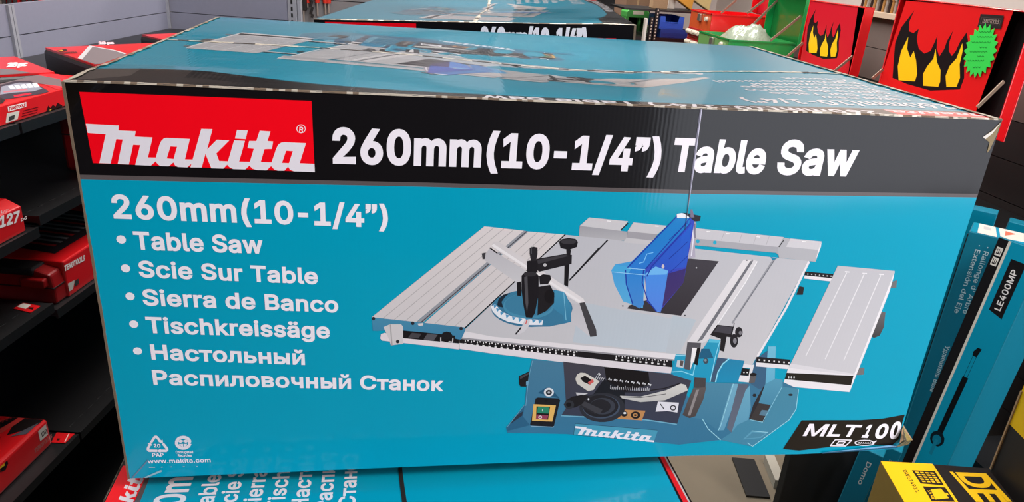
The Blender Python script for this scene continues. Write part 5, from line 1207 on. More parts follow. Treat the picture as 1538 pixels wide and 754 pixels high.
for i in range(70):
    x0, x1 = .004 + (W - .008) * i / 70, .004 + (W - .008) * (i + 1) / 70
    jw = lambda: .0014 + .0028 * random.random() * (1.6 if (i < 12 or i > 48) else .5)
    a0, b0, a1, b1 = jw(), jw(), jw(), jw()
    T = lambda x, y: top_s(x, y, .0006)
    s_.add([T(x0, yy - a0), T(x1, yy - a1), T(x1, yy + b1), T(x0, yy + b0)], [(0, 1, 2, 3)], M_TAPE if random.random() < (.85 if (i < 14 or i > 50) else .45) else M_SEAM)
s_.build('torn_seam_tape', CARTON)
c_ = MB()
M_CRUSH = mat('crushed_film_corner', (150, 142, 112), .2, coat=1, noise=.3, nscale=60)
M_FILM_HL = mat('teal_film_highlight', (40, 128, 176), .3, coat=.3, noise=.3, nscale=50)  # strip of film below the label, highlight painted in as blue
f = lambda px, py, y: tuple(at_y(px, py, y))
ring = [f(1355, 637, .0), f(1361, 649, -.004), f(1370, 661, .004), f(1364, 668, -.006), f(1350, 671.5, -.012), f(1346, 671, -.011), f(1357, 661, -.006), f(1357, 652, -.004)]
ctr = f(1362, 662, -.016)
c_.add(ring + [ctr], [(i, (i + 1) % 8, 8) for i in range(8)], M_CRUSH)
c_.add([f(1354, 652, .006), f(1356, 637, .01), f(1371, 661, .014), f(1350, 672, .012)], [(0, 1, 2, 3)], M_KRAFT)
c_.add([f(1336, 669, -.0062), f(1350, 670.5, -.0072), f(1348, 673, -.004), f(1235, 681.5, -.004), f(1235, 680, -.0060)], [(0, 1, 2, 3, 4)], M_FILM_HL)
c_.build('crushed_corner', CARTON)
# ---- the other cartons
ZB = -H - .001
copy_tree(CARTON, 'teal table saw carton lying directly under the topmost carton, its top lettering turned sideways', (-.02, .785, -H - .0135), -math.pi / 2, (1, 1.07, 1))
LOWER = [o for o in COL.objects if o.name.startswith('saw_carton')][-1]
copy_tree(CARTON, 'third teal saw carton down in the front stack, on the wooden pallet', (-.015, .785, -.0205 - 2 * H), -math.pi / 2, (1, 1.07, 1))
REAR = copy_tree(CARTON, 'teal and black saw carton behind the topmost one, turned end-on', (0, 0, 0), math.pi / 2, (1, 1.11, 1))
ra = at_y(471, 29, .84); YAW = math.radians(-9); ROLL = math.radians(-2.9)
REAR.rotation_euler = (Matrix.Rotation(YAW, 3, 'Z') @ Matrix.Rotation(ROLL, 3, 'Y') @ Matrix.Rotation(math.pi / 2, 3, 'Z')).to_euler()
REAR.location = ra - REAR.rotation_euler.to_matrix() @ Vector((0, D * 1.11, H))
rb = REAR.location.z
rx0, ry0 = ra.x, ra.y
zt2 = ra.z - H - .004
for lab, zz in (('saw carton under the tilted end-on carton at the back', zt2 - H), ('lowest saw carton of the rear stack, on its pallet', zt2 - 2 * H - .007)):
    copy_tree(CARTON, lab, (rx0 + .61, ry0 + .03, zz), math.pi / 2, (1, 1.11, 1))
def pallet(name, label, x0, y0, x1, y1, z1):
    t = thing(name, label, 'pallet', (x0, y0, FLOOR))
    h = z1 - FLOOR; w, l = x1 - x0, y1 - y0
    for k in range(5):
        MB().box((w * k / 4 * .88, 0, h - .018), (w * k / 4 * .88 + w * .12, l, h), M_WOOD).build('deck_board', t)
    for k in range(3):
        MB().box((0, l * k / 2 * .9, .02), (w, l * k / 2 * .9 + l * .1, h - .018), M_WOOD).build('bearer', t)
        MB().box((0, l * k / 2 * .9, 0), (w, l * k / 2 * .9 + l * .1, .02), M_WOOD).build('bottom_board', t)
pallet('pallet', 'wooden pallet under the front stack of saw cartons', -.015, -.075, .57, .785, -.0205 - 2 * H - .003)
pallet('pallet', 'wooden pallet under the rear saw cartons', rx0, ry0 + .03, rx0 + .61, ry0 + .89, zt2 - 2 * H - .010)

for ch in list(LOWER.children):
    if ch.name.startswith('torn_seam_tape'): bpy.data.objects.remove(ch)
sg = MB(); M_GAPS = mat('flap_gap_shadow', (20, 14, 12), .9)
for i in range(40):
    x0, x1 = .30 + .555 * i / 40, .30 + .555 * (i + 1) / 40
    wv = lambda x: D / 2 + .006 * math.sin((x - .8) * 14) * max(0, (x - .6) / .26)
    T = lambda x, o: top_s(x, wv(x) + o, .0006)
    wd = lambda x: .0012 + .0012 * max(0, (x - .6) / .26)
    sg.add([T(x0, -wd(x0)), T(x1, -wd(x1)), T(x1, wd(x1)), T(x0, wd(x0))], [(0, 1, 2, 3)], M_GAPS)
sg.build('flap_gap', LOWER)

# ------------------------------------------------------------------ left gondola (turned 11 degrees)
TH = math.radians(11)
GX = Vector((math.cos(TH), -math.sin(TH), 0)); GYv = Vector((math.sin(TH), math.cos(TH), 0)); G0 = Vector((-.30, .6, 0))
def gw(x, y, z): return G0 + GX * x + GYv * y + Vector((0, 0, z))
def gl(w): d = Vector(w) - G0; return Vector((d.dot(GX), d.dot(GYv), w[2]))
def gz(px, py, z): return gl(at_z(px, py, z))
def gx(px, py, x): return gl(at_p(px, py, G0 + GX * x, GX))
LG = thing('gondola_shelving', 'black shelf rack with grey steel back panels along the left, holding red tool boxes', 'shelf rack', (G0.x, G0.y, FLOOR), -TH)
fz = -FLOOR
def deck(y0, y1, zt, x0=-.372):
    m = MB()
    m.box((x0, y0, zt - .012 + fz), (-.004, y1, zt + fz), M_BLK)
    m.box((-.004, y0, zt - .016 + fz), (0, y1, zt + .001 + fz), M_BLK)
    for k in range(int((y1 - y0) / .03)):
        m.box((-.03, y0 + .012 + k * .03, zt + fz), (-.028, y0 + .026 + k * .03, zt + .0004 + fz), M_BLKD)
    o = m.build('shelf_deck', LG); return o
for y0, y1, zs in ((-1.1, -.037, (.222, .052, -.086, -.356, -.62)), (-.031, 1.21, (.222, .069, -.102, -.356, -.62))):
    for zt in zs: deck(y0, y1, zt)
    MB().box((-.372, y0, -.9 + fz), (-.01, y1, -.80 + fz), M_BLK).build('base_shelf', LG)
b = MB()
zs = [.336, .268, .19, .1, 0, -.12, -.3, -.6, -.91]
for k in range(len(zs) - 1):
    for y0, y1 in ((-1.1, .508), (.532, 1.225)):
        b.box((-.392, y0, zs[k + 1] + .0022 + fz), (-.380, y1, zs[k] + fz), M_GREYP)
b.box((-.398, -1.1, -.91 + fz), (-.394, 1.225, .334 + fz), M_BLKD)
b.build('back_panel', LG)
for yy in (-1.09, .513, .523, 1.222):
    MB().box((-.396, yy - .004, -.91 + fz), (-.374, yy + .004, .335 + fz), M_GREYL).build('upright', LG)
b = MB()
for k in range(len(zs) - 1):
    b.box((-.38, 1.24, zs[k + 1] + .002 + fz), (-.004, 1.252, zs[k] + (.2 if k == 0 else 0) + fz), M_GREYP)
b.box((-.38, 1.254, -.91 + fz), (-.004, 1.257, .52 + fz), M_BLKD)
b.build('end_panel', LG)
m = MB(); m.box((-.003, 1.236, 0), (.022, 1.256, .52 + fz), M_GREYL)
for k in range(24): m.box((.006, 1.2355, .96 + k * .02), (.012, 1.2365, .972 + k * .02), M_BLKD)
m.box((.024, 1.245, 0), (.034, 1.262, .52 + fz), M_GREYL)
m.build('upright', LG)
M_RED = mat('red_box_card', (222, 22, 28), .35, coat=.4)
M_REDD = mat('red_case_plastic', (150, 14, 16), .4)
M_CASE = mat('black_case_plastic', (34, 30, 30), .45)
M_GREYB = mat('grey_window', (126, 116, 118), .5)
def gthing(name, label, cat, x, y, z, group=None): return thing(name, label, cat, gw(x, y, z), -TH, group)
def clip(poly, x0, y0, x1, y1):
    for ax, lim, sg in ((0, x0, 1), (0, x1, -1), (1, y0, 1), (1, y1, -1)):
        out = []
        for i in range(len(poly)):
            a, b = poly[i - 1], poly[i]; ia = (a[ax] - lim) * sg >= 0; ib = (b[ax] - lim) * sg >= 0
            if ia != ib:
                t = (lim - a[ax]) / (b[ax] - a[ax]); out.append((a[0] + (b[0] - a[0]) * t, a[1] + (b[1] - a[1]) * t))
            if ib: out.append(b)
        poly = out
        if not poly: return poly
    return poly
RED = (226, 24, 32)
# --- shallow set box with picture window on the upper deck
ox, oy, oz = -.012, -.075, .2226
t = gthing('socket_set_box', 'red tool set box with picture window, by the front edge of the upper deck', 'box', ox, oy, oz)
MB().bbox((-.105, -.03, 0), (0, .29, .03), M_RED, .002).build('box_body', t)
P = Print(); Lz = lambda px, py: (lambda q: (q.x - ox, q.y - oy))(gz(px, py, .253))
R0 = (-.104, -.029, -.001, .289)
def ad(pts, col, hole=None):
    q = clip([Lz(*p) for p in pts], *R0)
    if len(q) > 2: P.add(q, col)
ad([(0, 88), (20, 84), (110, 120), (95, 138), (0, 100)], (226, 50, 58))
ad([(0, 103), (20, 105), (90, 119), (95, 130), (40, 123), (0, 128)], (124, 106, 108))
ad([(0, 128), (20, 122), (45, 121), (72, 136), (74, 139), (30, 146), (0, 150)], (70, 60, 70))
ad([(2, 130), (28, 124), (44, 124), (64, 133), (50, 137), (20, 139), (0, 142)], (150, 150, 162))
for k in range(5): ad([(12 + k * 9, 129 - k), (19 + k * 9, 128 - k), (24 + k * 9, 133 - k * .6), (16 + k * 9, 134 - k * .6)], (215, 215, 222))
ad([(4, 137), (40, 133), (42, 135), (6, 139)], (200, 120, 130)); ad([(20, 143), (45, 139), (48, 141), (22, 146)], (214, 40, 60))
ad([(0, 146), (8, 150), (4, 155), (0, 156)], (50, 40, 40))
def twords(txt, px, col, fn, **k):
    P.text(txt, fn(*px[0]), fn(*px[1]), fn(*px[2]), col, **k)
P.build('top_artwork', t, lambda a, b: (a, b, .0305), M_PRINTM)
P = Print(); Lx = lambda px, py: (lambda q: (q.y - oy, q.z - oz))(gx(px, py, ox))
R1 = (-.029, .001, .289, .029)
def ax_(pts, col):
    q = clip([Lx(*p) for p in pts], *R1)
    if len(q) > 2: P.add(q, col)
ax_([(11, 160), (39, 153), (39, 160), (12, 167.5)], (240, 235, 232))
twords('TENGTOOLS', [(12.5, 166), (38, 159.5), (12.5, 161)], (200, 26, 34), Lx, weight=51)
ax_([(10, 170), (29, 166), (26, 179), (8, 185)], (210, 205, 195)); ax_([(13, 175), (22, 172), (21, 179), (12, 182)], (60, 60, 60))
for k in range(3): ax_([(34 - k, 166 + k * 4), (57 - k, 160 + k * 4), (57 - k, 161.5 + k * 4), (34 - k, 167.5 + k * 4)], (96, 16, 22))
ax_([(69, 167), (72, 158), (75, 162), (79, 157), (83, 160), (86, 154), (93, 158), (93, 161), (68, 169)], (40, 14, 16)); ax_([(73, 165), (77, 163), (76, 166)], (214, 170, 60))
P.build('front_artwork', t, lambda a, b: (.0005, a, b), M_PRINTM)
# --- two flat cases further along the upper deck
def flat_case(label, x, y, sx, sy, h, turn, txt, grey=True):
    t = thing('tool_tray_case', label, 'tool case', gw(x, y, .2226), -TH - turn)
    MB().bbox((0, 0, 0), (sx, sy, h), M_CASE, .008, 3).build('case_body', t)
    m = MB(); m.prism([(.006, .004, h - .004), (sx - .006, .004, h - .004), (sx - .006, sy - .004, h - .004), (.006, sy - .004, h - .004)], (0, 0, .007), M_RED); m.build('sleeve', t)
    P = Print(); o_ = gw(x, y, 0); a_ = -TH - turn
    def Lc(px, py):
        d = at_z(px, py, .2226 + h + .0035) - o_
        return (d.x * math.cos(a_) + d.y * math.sin(a_), -d.x * math.sin(a_) + d.y * math.cos(a_))
    def cadd(pts, col):
        q = clip([Lc(*p) for p in pts], .008, .006, sx - .008, sy - .006)
        if len(q) > 2: P.add(q, col)
    if txt == '18 pc':
        cadd([(113, 91), (134, 68), (172, 75), (190, 80), (130, 100)], (196, 190, 190)); cadd([(121, 92), (139, 70), (172, 76), (190, 82), (140, 100)], (124, 112, 114))
        cadd([(79, 77), (99, 73), (101, 76), (84, 79)], (60, 30, 24)); cadd([(85, 77), (93, 74.5), (95, 76.5)], (225, 160, 50))
        P.text('TENGTOOLS', Lc(91, 80.5), Lc(117, 79.5), Lc(89, 78), (120, 40, 40), weight=22)
        P.text(txt, Lc(148, 66.5), Lc(172, 66), Lc(147, 62.5), (245, 200, 205), weight=24)
    elif txt:
        cadd([(0, 103), (20, 104), (60, 112), (90, 120), (80, 126), (0, 125)], (124, 112, 114))
        P.text(txt, Lc(9, 101), Lc(41, 99), Lc(12, 94), (250, 225, 225), weight=24)
    else:
        cadd([(244, 44), (262, 41), (266, 46), (250, 50)], (190, 40, 44))
    P.build('sleeve_artwork', t, lambda a, b: (a, b, h + .0035), M_PRINTM)
    return t
flat_case('black tool case with a red sleeve and grey triangle, second along the upper deck', -.228, .382, .25, .235, .046, math.radians(38), '18 pc')
flat_case('red-topped tool case marked 20 pc, at the left edge behind the picture-window box', -.347, .245, .215, .135, .030, math.radians(38), '20 pc')
flat_case('black tool case with a red lid, farthest along the upper deck', -.195, .70, .22, .19, .042, math.radians(34), '')
t = gthing('storage_case', 'dark red plastic case on the middle deck behind the carton corner', 'tool case', -.102, .205, .0692)
MB().bbox((0, 0, 0), (.09, .28, .122), M_REDD, .008).build('case_body', t)
MB().box((-.001, -.001, .072), (.091, .281, .074), M_CASE).build('lid_gap', t)
# --- 127 pc box on the near middle deck
ox, oy, oz = -.008, -.34, .0526
t = gthing('tool_set_box', 'red tool set box marked 127 pc at the left edge, on the near middle deck', 'box', ox, oy, oz)
m = MB(); pr = [(0, 0), (0, .042), (-.022, .053), (-.14, .053), (-.14, 0)]
m.prism([(a, 0, b) for a, b in pr], (0, .285, 0), M_RED); m.build('box_body', t, bevel=.002)
P = Print(); Lx = lambda px, py: (lambda q: (q.y - oy, q.z - oz))(gx(px, py, ox))
twords('127', [(-1, 343), (29, 333), (-1, 325)], (250, 245, 240), Lx, weight=41)
twords('pc', [(31, 332.5), (40, 329), (31, 328)], (250, 245, 240), Lx, weight=22, cap=382)
twords('4 1/2"'.replace('"', '”'), [(-6, 322), (13, 318), (-6, 318)], (245, 235, 235), Lx, weight=16)
P.build('front_artwork', t, lambda a, b: (.0005, a, b), M_PRINTM)
P = Print(); P.add([(-.1395, .02), (-.026, .02), (-.024, .255), (-.045, .28), (-.1395, .28)], (112, 92, 90)); P.add([(-.03, .0), (-.024, .0), (-.024, .16), (-.03, .16)], (190, 176, 176))
P.build('window_artwork', t, lambda a, b: (a, b, .0536), M_PRINTM)
# --- red plastic case with card sleeve on the lower deck
ox, oy, oz = -.012, -.012, -.1014
t = gthing('socket_case', 'red plastic socket case in a card sleeve on the lower deck beside the carton side', 'tool case', ox, oy, oz)
m = MB(); pr = [(.0, .0), (.0, .03), (-.004, .055), (-.03, .062), (-.27, .062), (-.28, .03), (-.27, 0)]
m.prism([(a, 0, b) for a, b in pr], (0, .33, 0), M_REDD); m.build('case_body', t, bevel=.004)
MB().bbox((-.24, -.004, .052), (-.03, .09, .066), M_CASE, .004).build('lid_panel', t)
MB().bbox((-.05, -.012, .034), (-.008, .004, .050), M_REDD, .003).build('latch', t)
MB().box((-.281, -.002, .030), (.001, .331, .0315), M_CASE).build('lid_gap', t)
MB().bbox((-.24, .03, -.0005), (.003, .326, .068), M_RED, .003).build('sleeve', t)
P = Print(); Lx = lambda px, py: (lambda q: (q.y - oy, q.z - oz))(gx(px, py, ox + .003))
twords('TENGTOOLS', [(96, 408), (127, 391), (96, 399)], (245, 235, 230), Lx, weight=42)
q = clip([Lx(*p) for p in [(98, 428), (112, 420), (109, 434), (95, 443)]], .032, .002, .32, .064)
if len(q) > 2: P.add(q, (205, 200, 190))
P.add([(.05, .012), (.062, .012), (.062, .022), (.05, .022)], (60, 60, 60))
P.build('front_artwork', t, lambda a, b: (.0036, a, b), M_PRINTM)
P = Print(); P.add([(-.2, .09), (-.03, .06), (-.03, .26), (-.2, .28)], (38, 30, 34))
for k in range(9): P.add([(-.19, .105 + k * .018), (-.05, .09 + k * .018), (-.05, .098 + k * .018), (-.19, .112 + k * .018)], (140, 132, 130) if k % 3 else (180, 40, 44))
P.build('top_artwork', t, lambda a, b: (a, b, .0686), M_PRINTM)
# --- red box on the bottom deck
ox, oy, oz = -.028, -.33, -.3554
t = gthing('spanner_set_box', 'red tool box with a barcode sticker at the lower left, on the bottom deck', 'box', ox, oy, oz)
MB().bbox((-.2, 0, 0), (0, .262, .054), M_RED, .006, 3).build('box_body', t)
P = Print(); Lz = lambda px, py: (lambda q: (q.x - ox, q.y - oy))(gz(px, py, oz + .0545)); R0 = (-.196, .004, -.005, .257)
ad([(40, 612), (72, 612), (78, 620), (66, 634), (40, 645), (10, 654), (25, 630)], (30, 22, 22)); ad([(48, 640), (60, 634), (40, 652), (15, 656)], (86, 82, 90))
ad([(0, 632), (36, 618), (46, 622), (20, 640), (0, 652)], (206, 60, 56)); ad([(0, 634), (30, 621), (33, 624), (14, 636), (0, 644)], (26, 20, 22))
for k in range(5): ad([(2 + k * 6, 632 - k * 2.4), (5 + k * 6, 631 - k * 2.4), (6 + k * 6, 634 - k * 2.4), (3 + k * 6, 635 - k * 2.4)], (120, 30, 30))
P.build('top_artwork', t, lambda a, b: (a, b, .0546), M_PRINTM)
P = Print(); Lx = lambda px, py: (lambda q: (q.y - oy, q.z - oz))(gx(px, py, ox)); R1 = (.008, .006, .254, .048)
ax_([(56, 644), (74, 632), (77, 648), (60, 663)], (222, 218, 208))
for k in range(7): ax_([(61 + k * 1.7, 650 - k * 1.3), (62 + k * 1.7, 649.4 - k * 1.3), (64 + k * 1.7, 656 - k * 1.5), (63 + k * 1.7, 656.8 - k * 1.5)], (30, 28, 28))
twords('TENGTOOLS', [(52, 681), (78, 657), (51, 675)], (190, 120, 116), Lx, weight=22)
ax_([(0, 694), (10, 691), (12, 696), (8, 706), (0, 709)], (24, 20, 20)); ax_([(0, 697), (6, 695), (7, 699), (0, 704)], (236, 190, 40))
P.build('front_artwork', t, lambda a, b: (.0005, a, b), M_PRINTM)
# --- shelf tickets
for (px, zt, lab) in (([(20, 463.6), (35, 455), (61, 460), (46, 470)], -.0855, 'red and white price ticket lying on the lower deck by the red plastic case'), ([(77, 665), (85, 650), (112, 652), (98, 666)], -.3550, 'red price ticket on the bottom deck beside the barcode box')):
    pts = [gz(a, b, zt) for a, b in px]; c = sum(pts, Vector()) / 4
    t = gthing('price_ticket', lab, 'price ticket', c.x, c.y, zt)
    MB().prism([(p.x - c.x, p.y - c.y, 0) for p in pts], (0, 0, .0008), M_RED).build('card', t)
    q = [(p - c) for p in pts]; P = Print(); g = quad_map((q[0].x, q[0].y), (q[3].x, q[3].y), (q[1].x, q[1].y))
    if zt > -.2: P.add([g((.04, .3)), g((.55, .3)), g((.5, .95)), g((.04, .95))], (226, 218, 205)); P.add([g((.5, .4)), g((.9, .4)), g((.8, .7)), g((.6, .6))], (30, 16, 16))
    else: P.add([g((.3, .2)), g((.5, .2)), g((.5, .4)), g((.3, .4))], (60, 20, 16)); P.add([g((.9, .1)), g((.97, .1)), g((.97, .9)), g((.9, .9))], (235, 200, 190))
    P.build('ticket_print', t, lambda a, b: (a, b, .0010), M_PRINTM)
# --- red cartons on the other side, just over the top of the left panels
for k, (px0, px1) in enumerate(((2, 30), (32, 62))):
    a = at_y(px0, 5, 1.9); b2 = at_y(px1, 4, 1.9)
    t = thing('hanging_pack', ['red hanging pack seen over the grey panel, at the top left corner', 'red hanging pack seen over the grey panel, right-hand one of the two'][k], 'tool pack', (a.x, 1.9, a.z - .002), 0)
    MB().bbox((0, 0, 0), (b2.x - a.x, .03, .12), M_RED, .004).build('card', t)
    MB().tube(((b2.x - a.x) * .5, .03, .1), ((b2.x - a.x) * .5, .12, .1), .004, .004, M_METAL).build('hook', t)
    for j in range(3): MB().tube(((b2.x - a.x) * (.2 + .3 * j), -.006, -.004), ((b2.x - a.x) * (.2 + .3 * j), -.006, .10), .006, .006, mat('dark_tool_steel', (60, 54, 54), .4)).build('tool', t)

# ------------------------------------------------------------------ far rack behind the left gondola
M_PEG = mat('grey_slat_board', (120, 116, 118), .6, noise=.05)
b = MB()
for k in range(14): b.box((-1.6, 3.62, FLOOR + k * .125), (.9, 3.66, FLOOR + k * .125 + .121), M_PEG)
t = thing('slat_board_display', 'grey slat board display far behind the rear carton, hung with red-handled tools', 'display stand', (0, 0, 0))
o = b.build('slat_board', t)
MB().box((-1.6, 3.66, FLOOR), (.9, 3.70, FLOOR + 1.75), M_BLKD).build('stand_back', t)
M_DRK = mat('dark_steel', (46, 42, 42), .4, metal=.3)
M_REDH = mat('red_handle', (214, 52, 36), .35)
M_SHAFT = mat('bright_shaft', (176, 164, 156), .3, metal=.6)
for k, (px, y0, y1, col) in enumerate(((448, 5, 30, 0), (455, 8, 34, 0), (461, 3, 12, 0), (476, 3, 24, 0), (488, 4, 22, 0), (493, 4, 20, 0))):
    a = at_y(px, y0, 3.58); c = at_y(px + .5, y1, 3.58)
    t = thing('nut_driver', ['red-handled screwdriver hanging nearest the slotted grey upright', 'second hanging red-handled driver, lowest in its row', 'short red-handled tool hanging beside the black one', 'red-handled driver hanging left of the rear carton corner', 'red-handled driver hanging just over the rear carton corner', 'rightmost hanging red-handled driver over the rear carton'][k], 'screwdriver', (a.x, 3.6, c.z), 0, 'drivers hung on the grey slat board')
    h = a.z - c.z
    MB().tube((0, 0, 0), (0, 0, h), .005, .005, M_SHAFT, 8).build('shaft', t)
    MB().tube((0, 0, h - .005), (0, 0, h + .035), .012, .016, M_REDH, 10).build('handle', t)
    MB().tube((0, 0, h + .03), (0, .03, h + .035), .003, .003, M_DRK, 6).build('hook', t)
a = at_y(456, 1, 3.58); tk = thing('wrench_holder', 'black holder hanging between the red-handled drivers', 'tool holder', (a.x, 3.57, a.z - .05))
MB().bbox((-.016, 0, -.0), (.016, .03, .16), M_DRK, .005).build('holder', tk); MB().tube((0, .03, .1), (0, .06, .1), .004, .004, M_METAL, 8).build('hook', tk)
a = at_y(468, 27, 3.58); tk = thing('hanging_chain', 'dark twisted chain hanging by the red-handled drivers', 'chain', (a.x, 3.59, a.z))
for j in range(9): MB().tube((-.006 * (j % 2), 0, j * .018), (.006 * ((j + 1) % 2), 0, j * .018 + .02), .007, .007, M_DRK, 8).build('link', tk)

t = thing('dark_backdrop_shelving', 'tall dark backdrop shelving added far behind the rear carton, almost hidden by the packs', 'shelf rack', (-1.2, 5.0, FLOOR))  # added so the middle of the carton top reflects something dark
M_DSH = mat('dark_backdrop_steel', (30, 28, 30), .6)
MB().box((0, .40, 0), (3.4, .43, 2.75), M_DSH).build('shelving_back', t)
for k in range(6): MB().box((0, 0, .05 + k * .5), (3.4, .40, .08 + k * .5), M_DSH).build('shelf', t)
for k in range(4): MB().box((k * 1.12, .0, 0), (k * 1.12 + .04, .40, 2.75), M_DSH).build('side_board', t)
# ------------------------------------------------------------------ right gondola
XB = 2.04
RG = thing('display_counter', 'long black counter on the right that carries the open tool chests', 'counter', (1.5, 1.2, FLOOR))
SW = thing('slat_wall_panel', 'taupe slat panel with a beige ledge rising behind the open tool chests', 'slat panel', (1.5, 1.2, FLOOR))
def rgb_(name, a, b, m, root=None): return MB().box(tuple(a[i] - (1.5, 1.2, FLOOR)[i] for i in range(3)), tuple(b[i] - (1.5, 1.2, FLOOR)[i] for i in range(3)), m).build(name, root or RG)
b = MB()
for k in range(10):
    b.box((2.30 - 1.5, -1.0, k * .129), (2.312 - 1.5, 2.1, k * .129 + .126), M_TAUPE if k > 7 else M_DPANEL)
b.box((2.312 - 1.5, -1.0, 0), (2.33 - 1.5, 2.1, 1.285), M_BLKD)
b.build('slat_panel', SW)
M_LEDGE = mat('beige_ledge', (206, 184, 160), .5)
rgb_('ledge', (2.27, .2, .365), (2.42, 3.3, .385), M_LEDGE, SW)
rgb_('chest_shelf', (1.66, 1.18, -.20), (2.295, 3.3, -.172), M_BLK)
rgb_('plinth', (1.60, 1.19, FLOOR), (2.295, 3.3, -.75), M_BLKD)
rgb_('base_deck', (1.93, .2, FLOOR), (2.295, .95, -.75), M_BLKD)
rgb_('end_board', (1.70, 1.18, -.75), (2.295, 1.21, -.20), M_BLKD)
rgb_('front_board', (1.70, 1.21, -.75), (1.72, 3.3, -.20), M_BLK)
# --- tool chests with open lids
M_CHR = mat('gloss_red_paint', (226, 14, 22), .25, coat=.6)
M_CHG = mat('gloss_green_paint', (16, 150, 72), .28, coat=.6)
M_CHO = mat('orange_red_paint', (200, 84, 40), .3, coat=.5)
M_HAND = mat('pale_drawer_pull', (206, 196, 178), .4)
M_STAY = mat('dull_steel_stay', (142, 118, 100), .45, metal=.4)
M_BLACKG = mat('black_gloss', (14, 12, 13), .25)
def chest(name, label, y0, y1, ztop, zl0, zl1, m, mside, drawers=0, art=None, inner=None, x0=1.68):
    t = thing(name, label, 'tool chest', (x0, y0, -.172))
    w = XB - .045 - 1.68; l = y1 - y0; h = ztop + .172
    b = MB()
    b.box((0, .004, 0), (w, l - .004, .012), m)
    b.box((0, 0, 0), (w, .004, h), m); b.box((0, l - .004, 0), (w, l, h), m)
    b.box((w - .004, .004, 0), (w, l - .004, h), m); b.box((0, .004, 0), (.004, l - .004, h), mside)
    b.box((.004, .004, h - .07), (w - .004, l - .004, h - .066), inner or m)
    b.box((-.003, -.002, h - .006), (.010, l + .002, h), m); b.box((-.003, -.003, h - .006), (w, .008, h), m)
    b.build('chest_body', t)
    for k in range(drawers):
        z = h - .085 - k * .052
        d = MB().bbox((-.008, .012, z - .044), (0, l - .012, z), M_REDD, .002).build('drawer', t)
        for j in range(3):
            c = l * (.2 + .3 * j)
            MB().tube((-.012, c - l * .13, z - .02), (-.012, c + l * .13, z - .02), .012, .012, M_HAND, 10).build('drawer_pull', d)
    MB().bbox((-.012, l * .5 - .018, h - .045), (.0, l * .5 + .018, h - .012), M_METAL, .002).build('latch', t)
    MB().tube((-.012, l * .2, h - .03), (.0, l * .2, h - .03), .010, .012, M_HAND, 10).build('catch_knob', t)
    X = XB - 1.68; zb, zt = zl0 + .172, zl1 + .172
    lb = MB()
    lb.box((X, 0, zb), (X + .004, l, zt), m)
    lb.prism([(X, 0, zb), (X - .037, 0, zb + .012), (X - .037, 0, zt), (X, 0, zt)], (0, .004, 0), m)
    lb.prism([(X, l - .004, zb), (X - .037, l - .004, zb + .012), (X - .037, l - .004, zt), (X, l - .004, zt)], (0, .004, 0), m)
    lb.box((X - .037, 0, zt - .004), (X, l, zt), m)
    lid = lb.build('lid', t, bevel=.002)
    MB().box((X - .002, .006, zb + .006), (X - .0005, l - .006, zt - .006), M_BLACKG if inner is None else inner).build('lid_lining', lid)
    return t, lid, (x0, y0, -.172)
def stay(t, org, p, q, yw):
    a = at_y(p[0], p[1], yw) - Vector(org); b2 = at_y(q[0], q[1], yw) - Vector(org)
    MB().bar(a, b2, .004, .010, M_STAY, up=(0, 0, 1)).build('lid_stay', t)
XA = XB - .034
def lidmap(org): return lambda px, py: (lambda q: (q.y - org[1], q.z - org[2]))(at_x(px, py, XA))
# the big red chest nearest the carton
t, lid, org = chest('tool_chest', 'large red tool chest with open flame-painted lid, nearest on the right', 1.228, 1.815, .05, .095, .462, M_CHR, M_CHR, 2)
LM = lidmap(org); Z1 = lambda x, y: LM(1310 + x / 3.425, y / 3.425)
plate = [LM(1361, 1), LM(1523, 14), LM(1469, 158), LM(1462, 178), LM(1317, 135), LM(1325, 110)]
P = Print(); P.add(plate, (214, 24, 26))
BK = (22, 17, 19)
FL = [(104, 400), (112, 285), (118, 220), (150, 140), (218, 52), (192, 110), (190, 160), (212, 170), (240, 148), (230, 200), (240, 250), (268, 275), (300, 262), (322, 215), (336, 182), (332, 250), (346, 290), (372, 250), (385, 210), (418, 155), (398, 215), (395, 262), (410, 288), (430, 262), (452, 215), (487, 165), (496, 230), (474, 320), (474, 400), (452, 460), (300, 466), (180, 432)]
FT = [[(136, 412), (132, 340), (150, 262), (186, 190), (180, 250), (196, 296), (214, 262), (226, 310), (232, 380), (220, 418)], [(262, 440), (262, 380), (284, 340), (316, 300), (326, 250), (334, 320), (352, 360), (350, 420), (340, 446)], [(382, 446), (378, 390), (398, 340), (434, 300), (464, 222), (466, 260), (450, 330), (452, 400), (434, 446)]]
P.add([Z1(*q) for q in FL], BK)
for q in FT: P.add([Z1(*p) for p in q], (244, 204, 22))
P.build('lid_artwork', lid, lambda a, b: (XA - 1.68, a, b), M_PRINTM)
bd = [Z1(562, 72), Z1(682, 80), Z1(665, 148), Z1(545, 138)]
P = Print(); P.add(bd, (44, 38, 38)); g = quad_map(bd[3], bd[2], bd[0])
P.add([g((.08, .25)), g((.92, .25)), g((.92, .75)), g((.08, .75))], (80, 70, 68)); P.add([g((.1, .28)), g((.9, .28)), g((.9, .72)), g((.1, .72))], (36, 30, 30))
P.text('TENGTOOLS', g((.14, .34)), g((.86, .34)), g((.14, .66)), (150, 136, 128), weight=13)
P.build('maker_badge', lid, lambda a, b: (XA - 1.68 - .0025, a, b), M_PRINTM)
stay(t, org, (1468, 161), (1508, 122), 1.24); stay(t, org, (1310, 118), (1326, 104), 1.80)
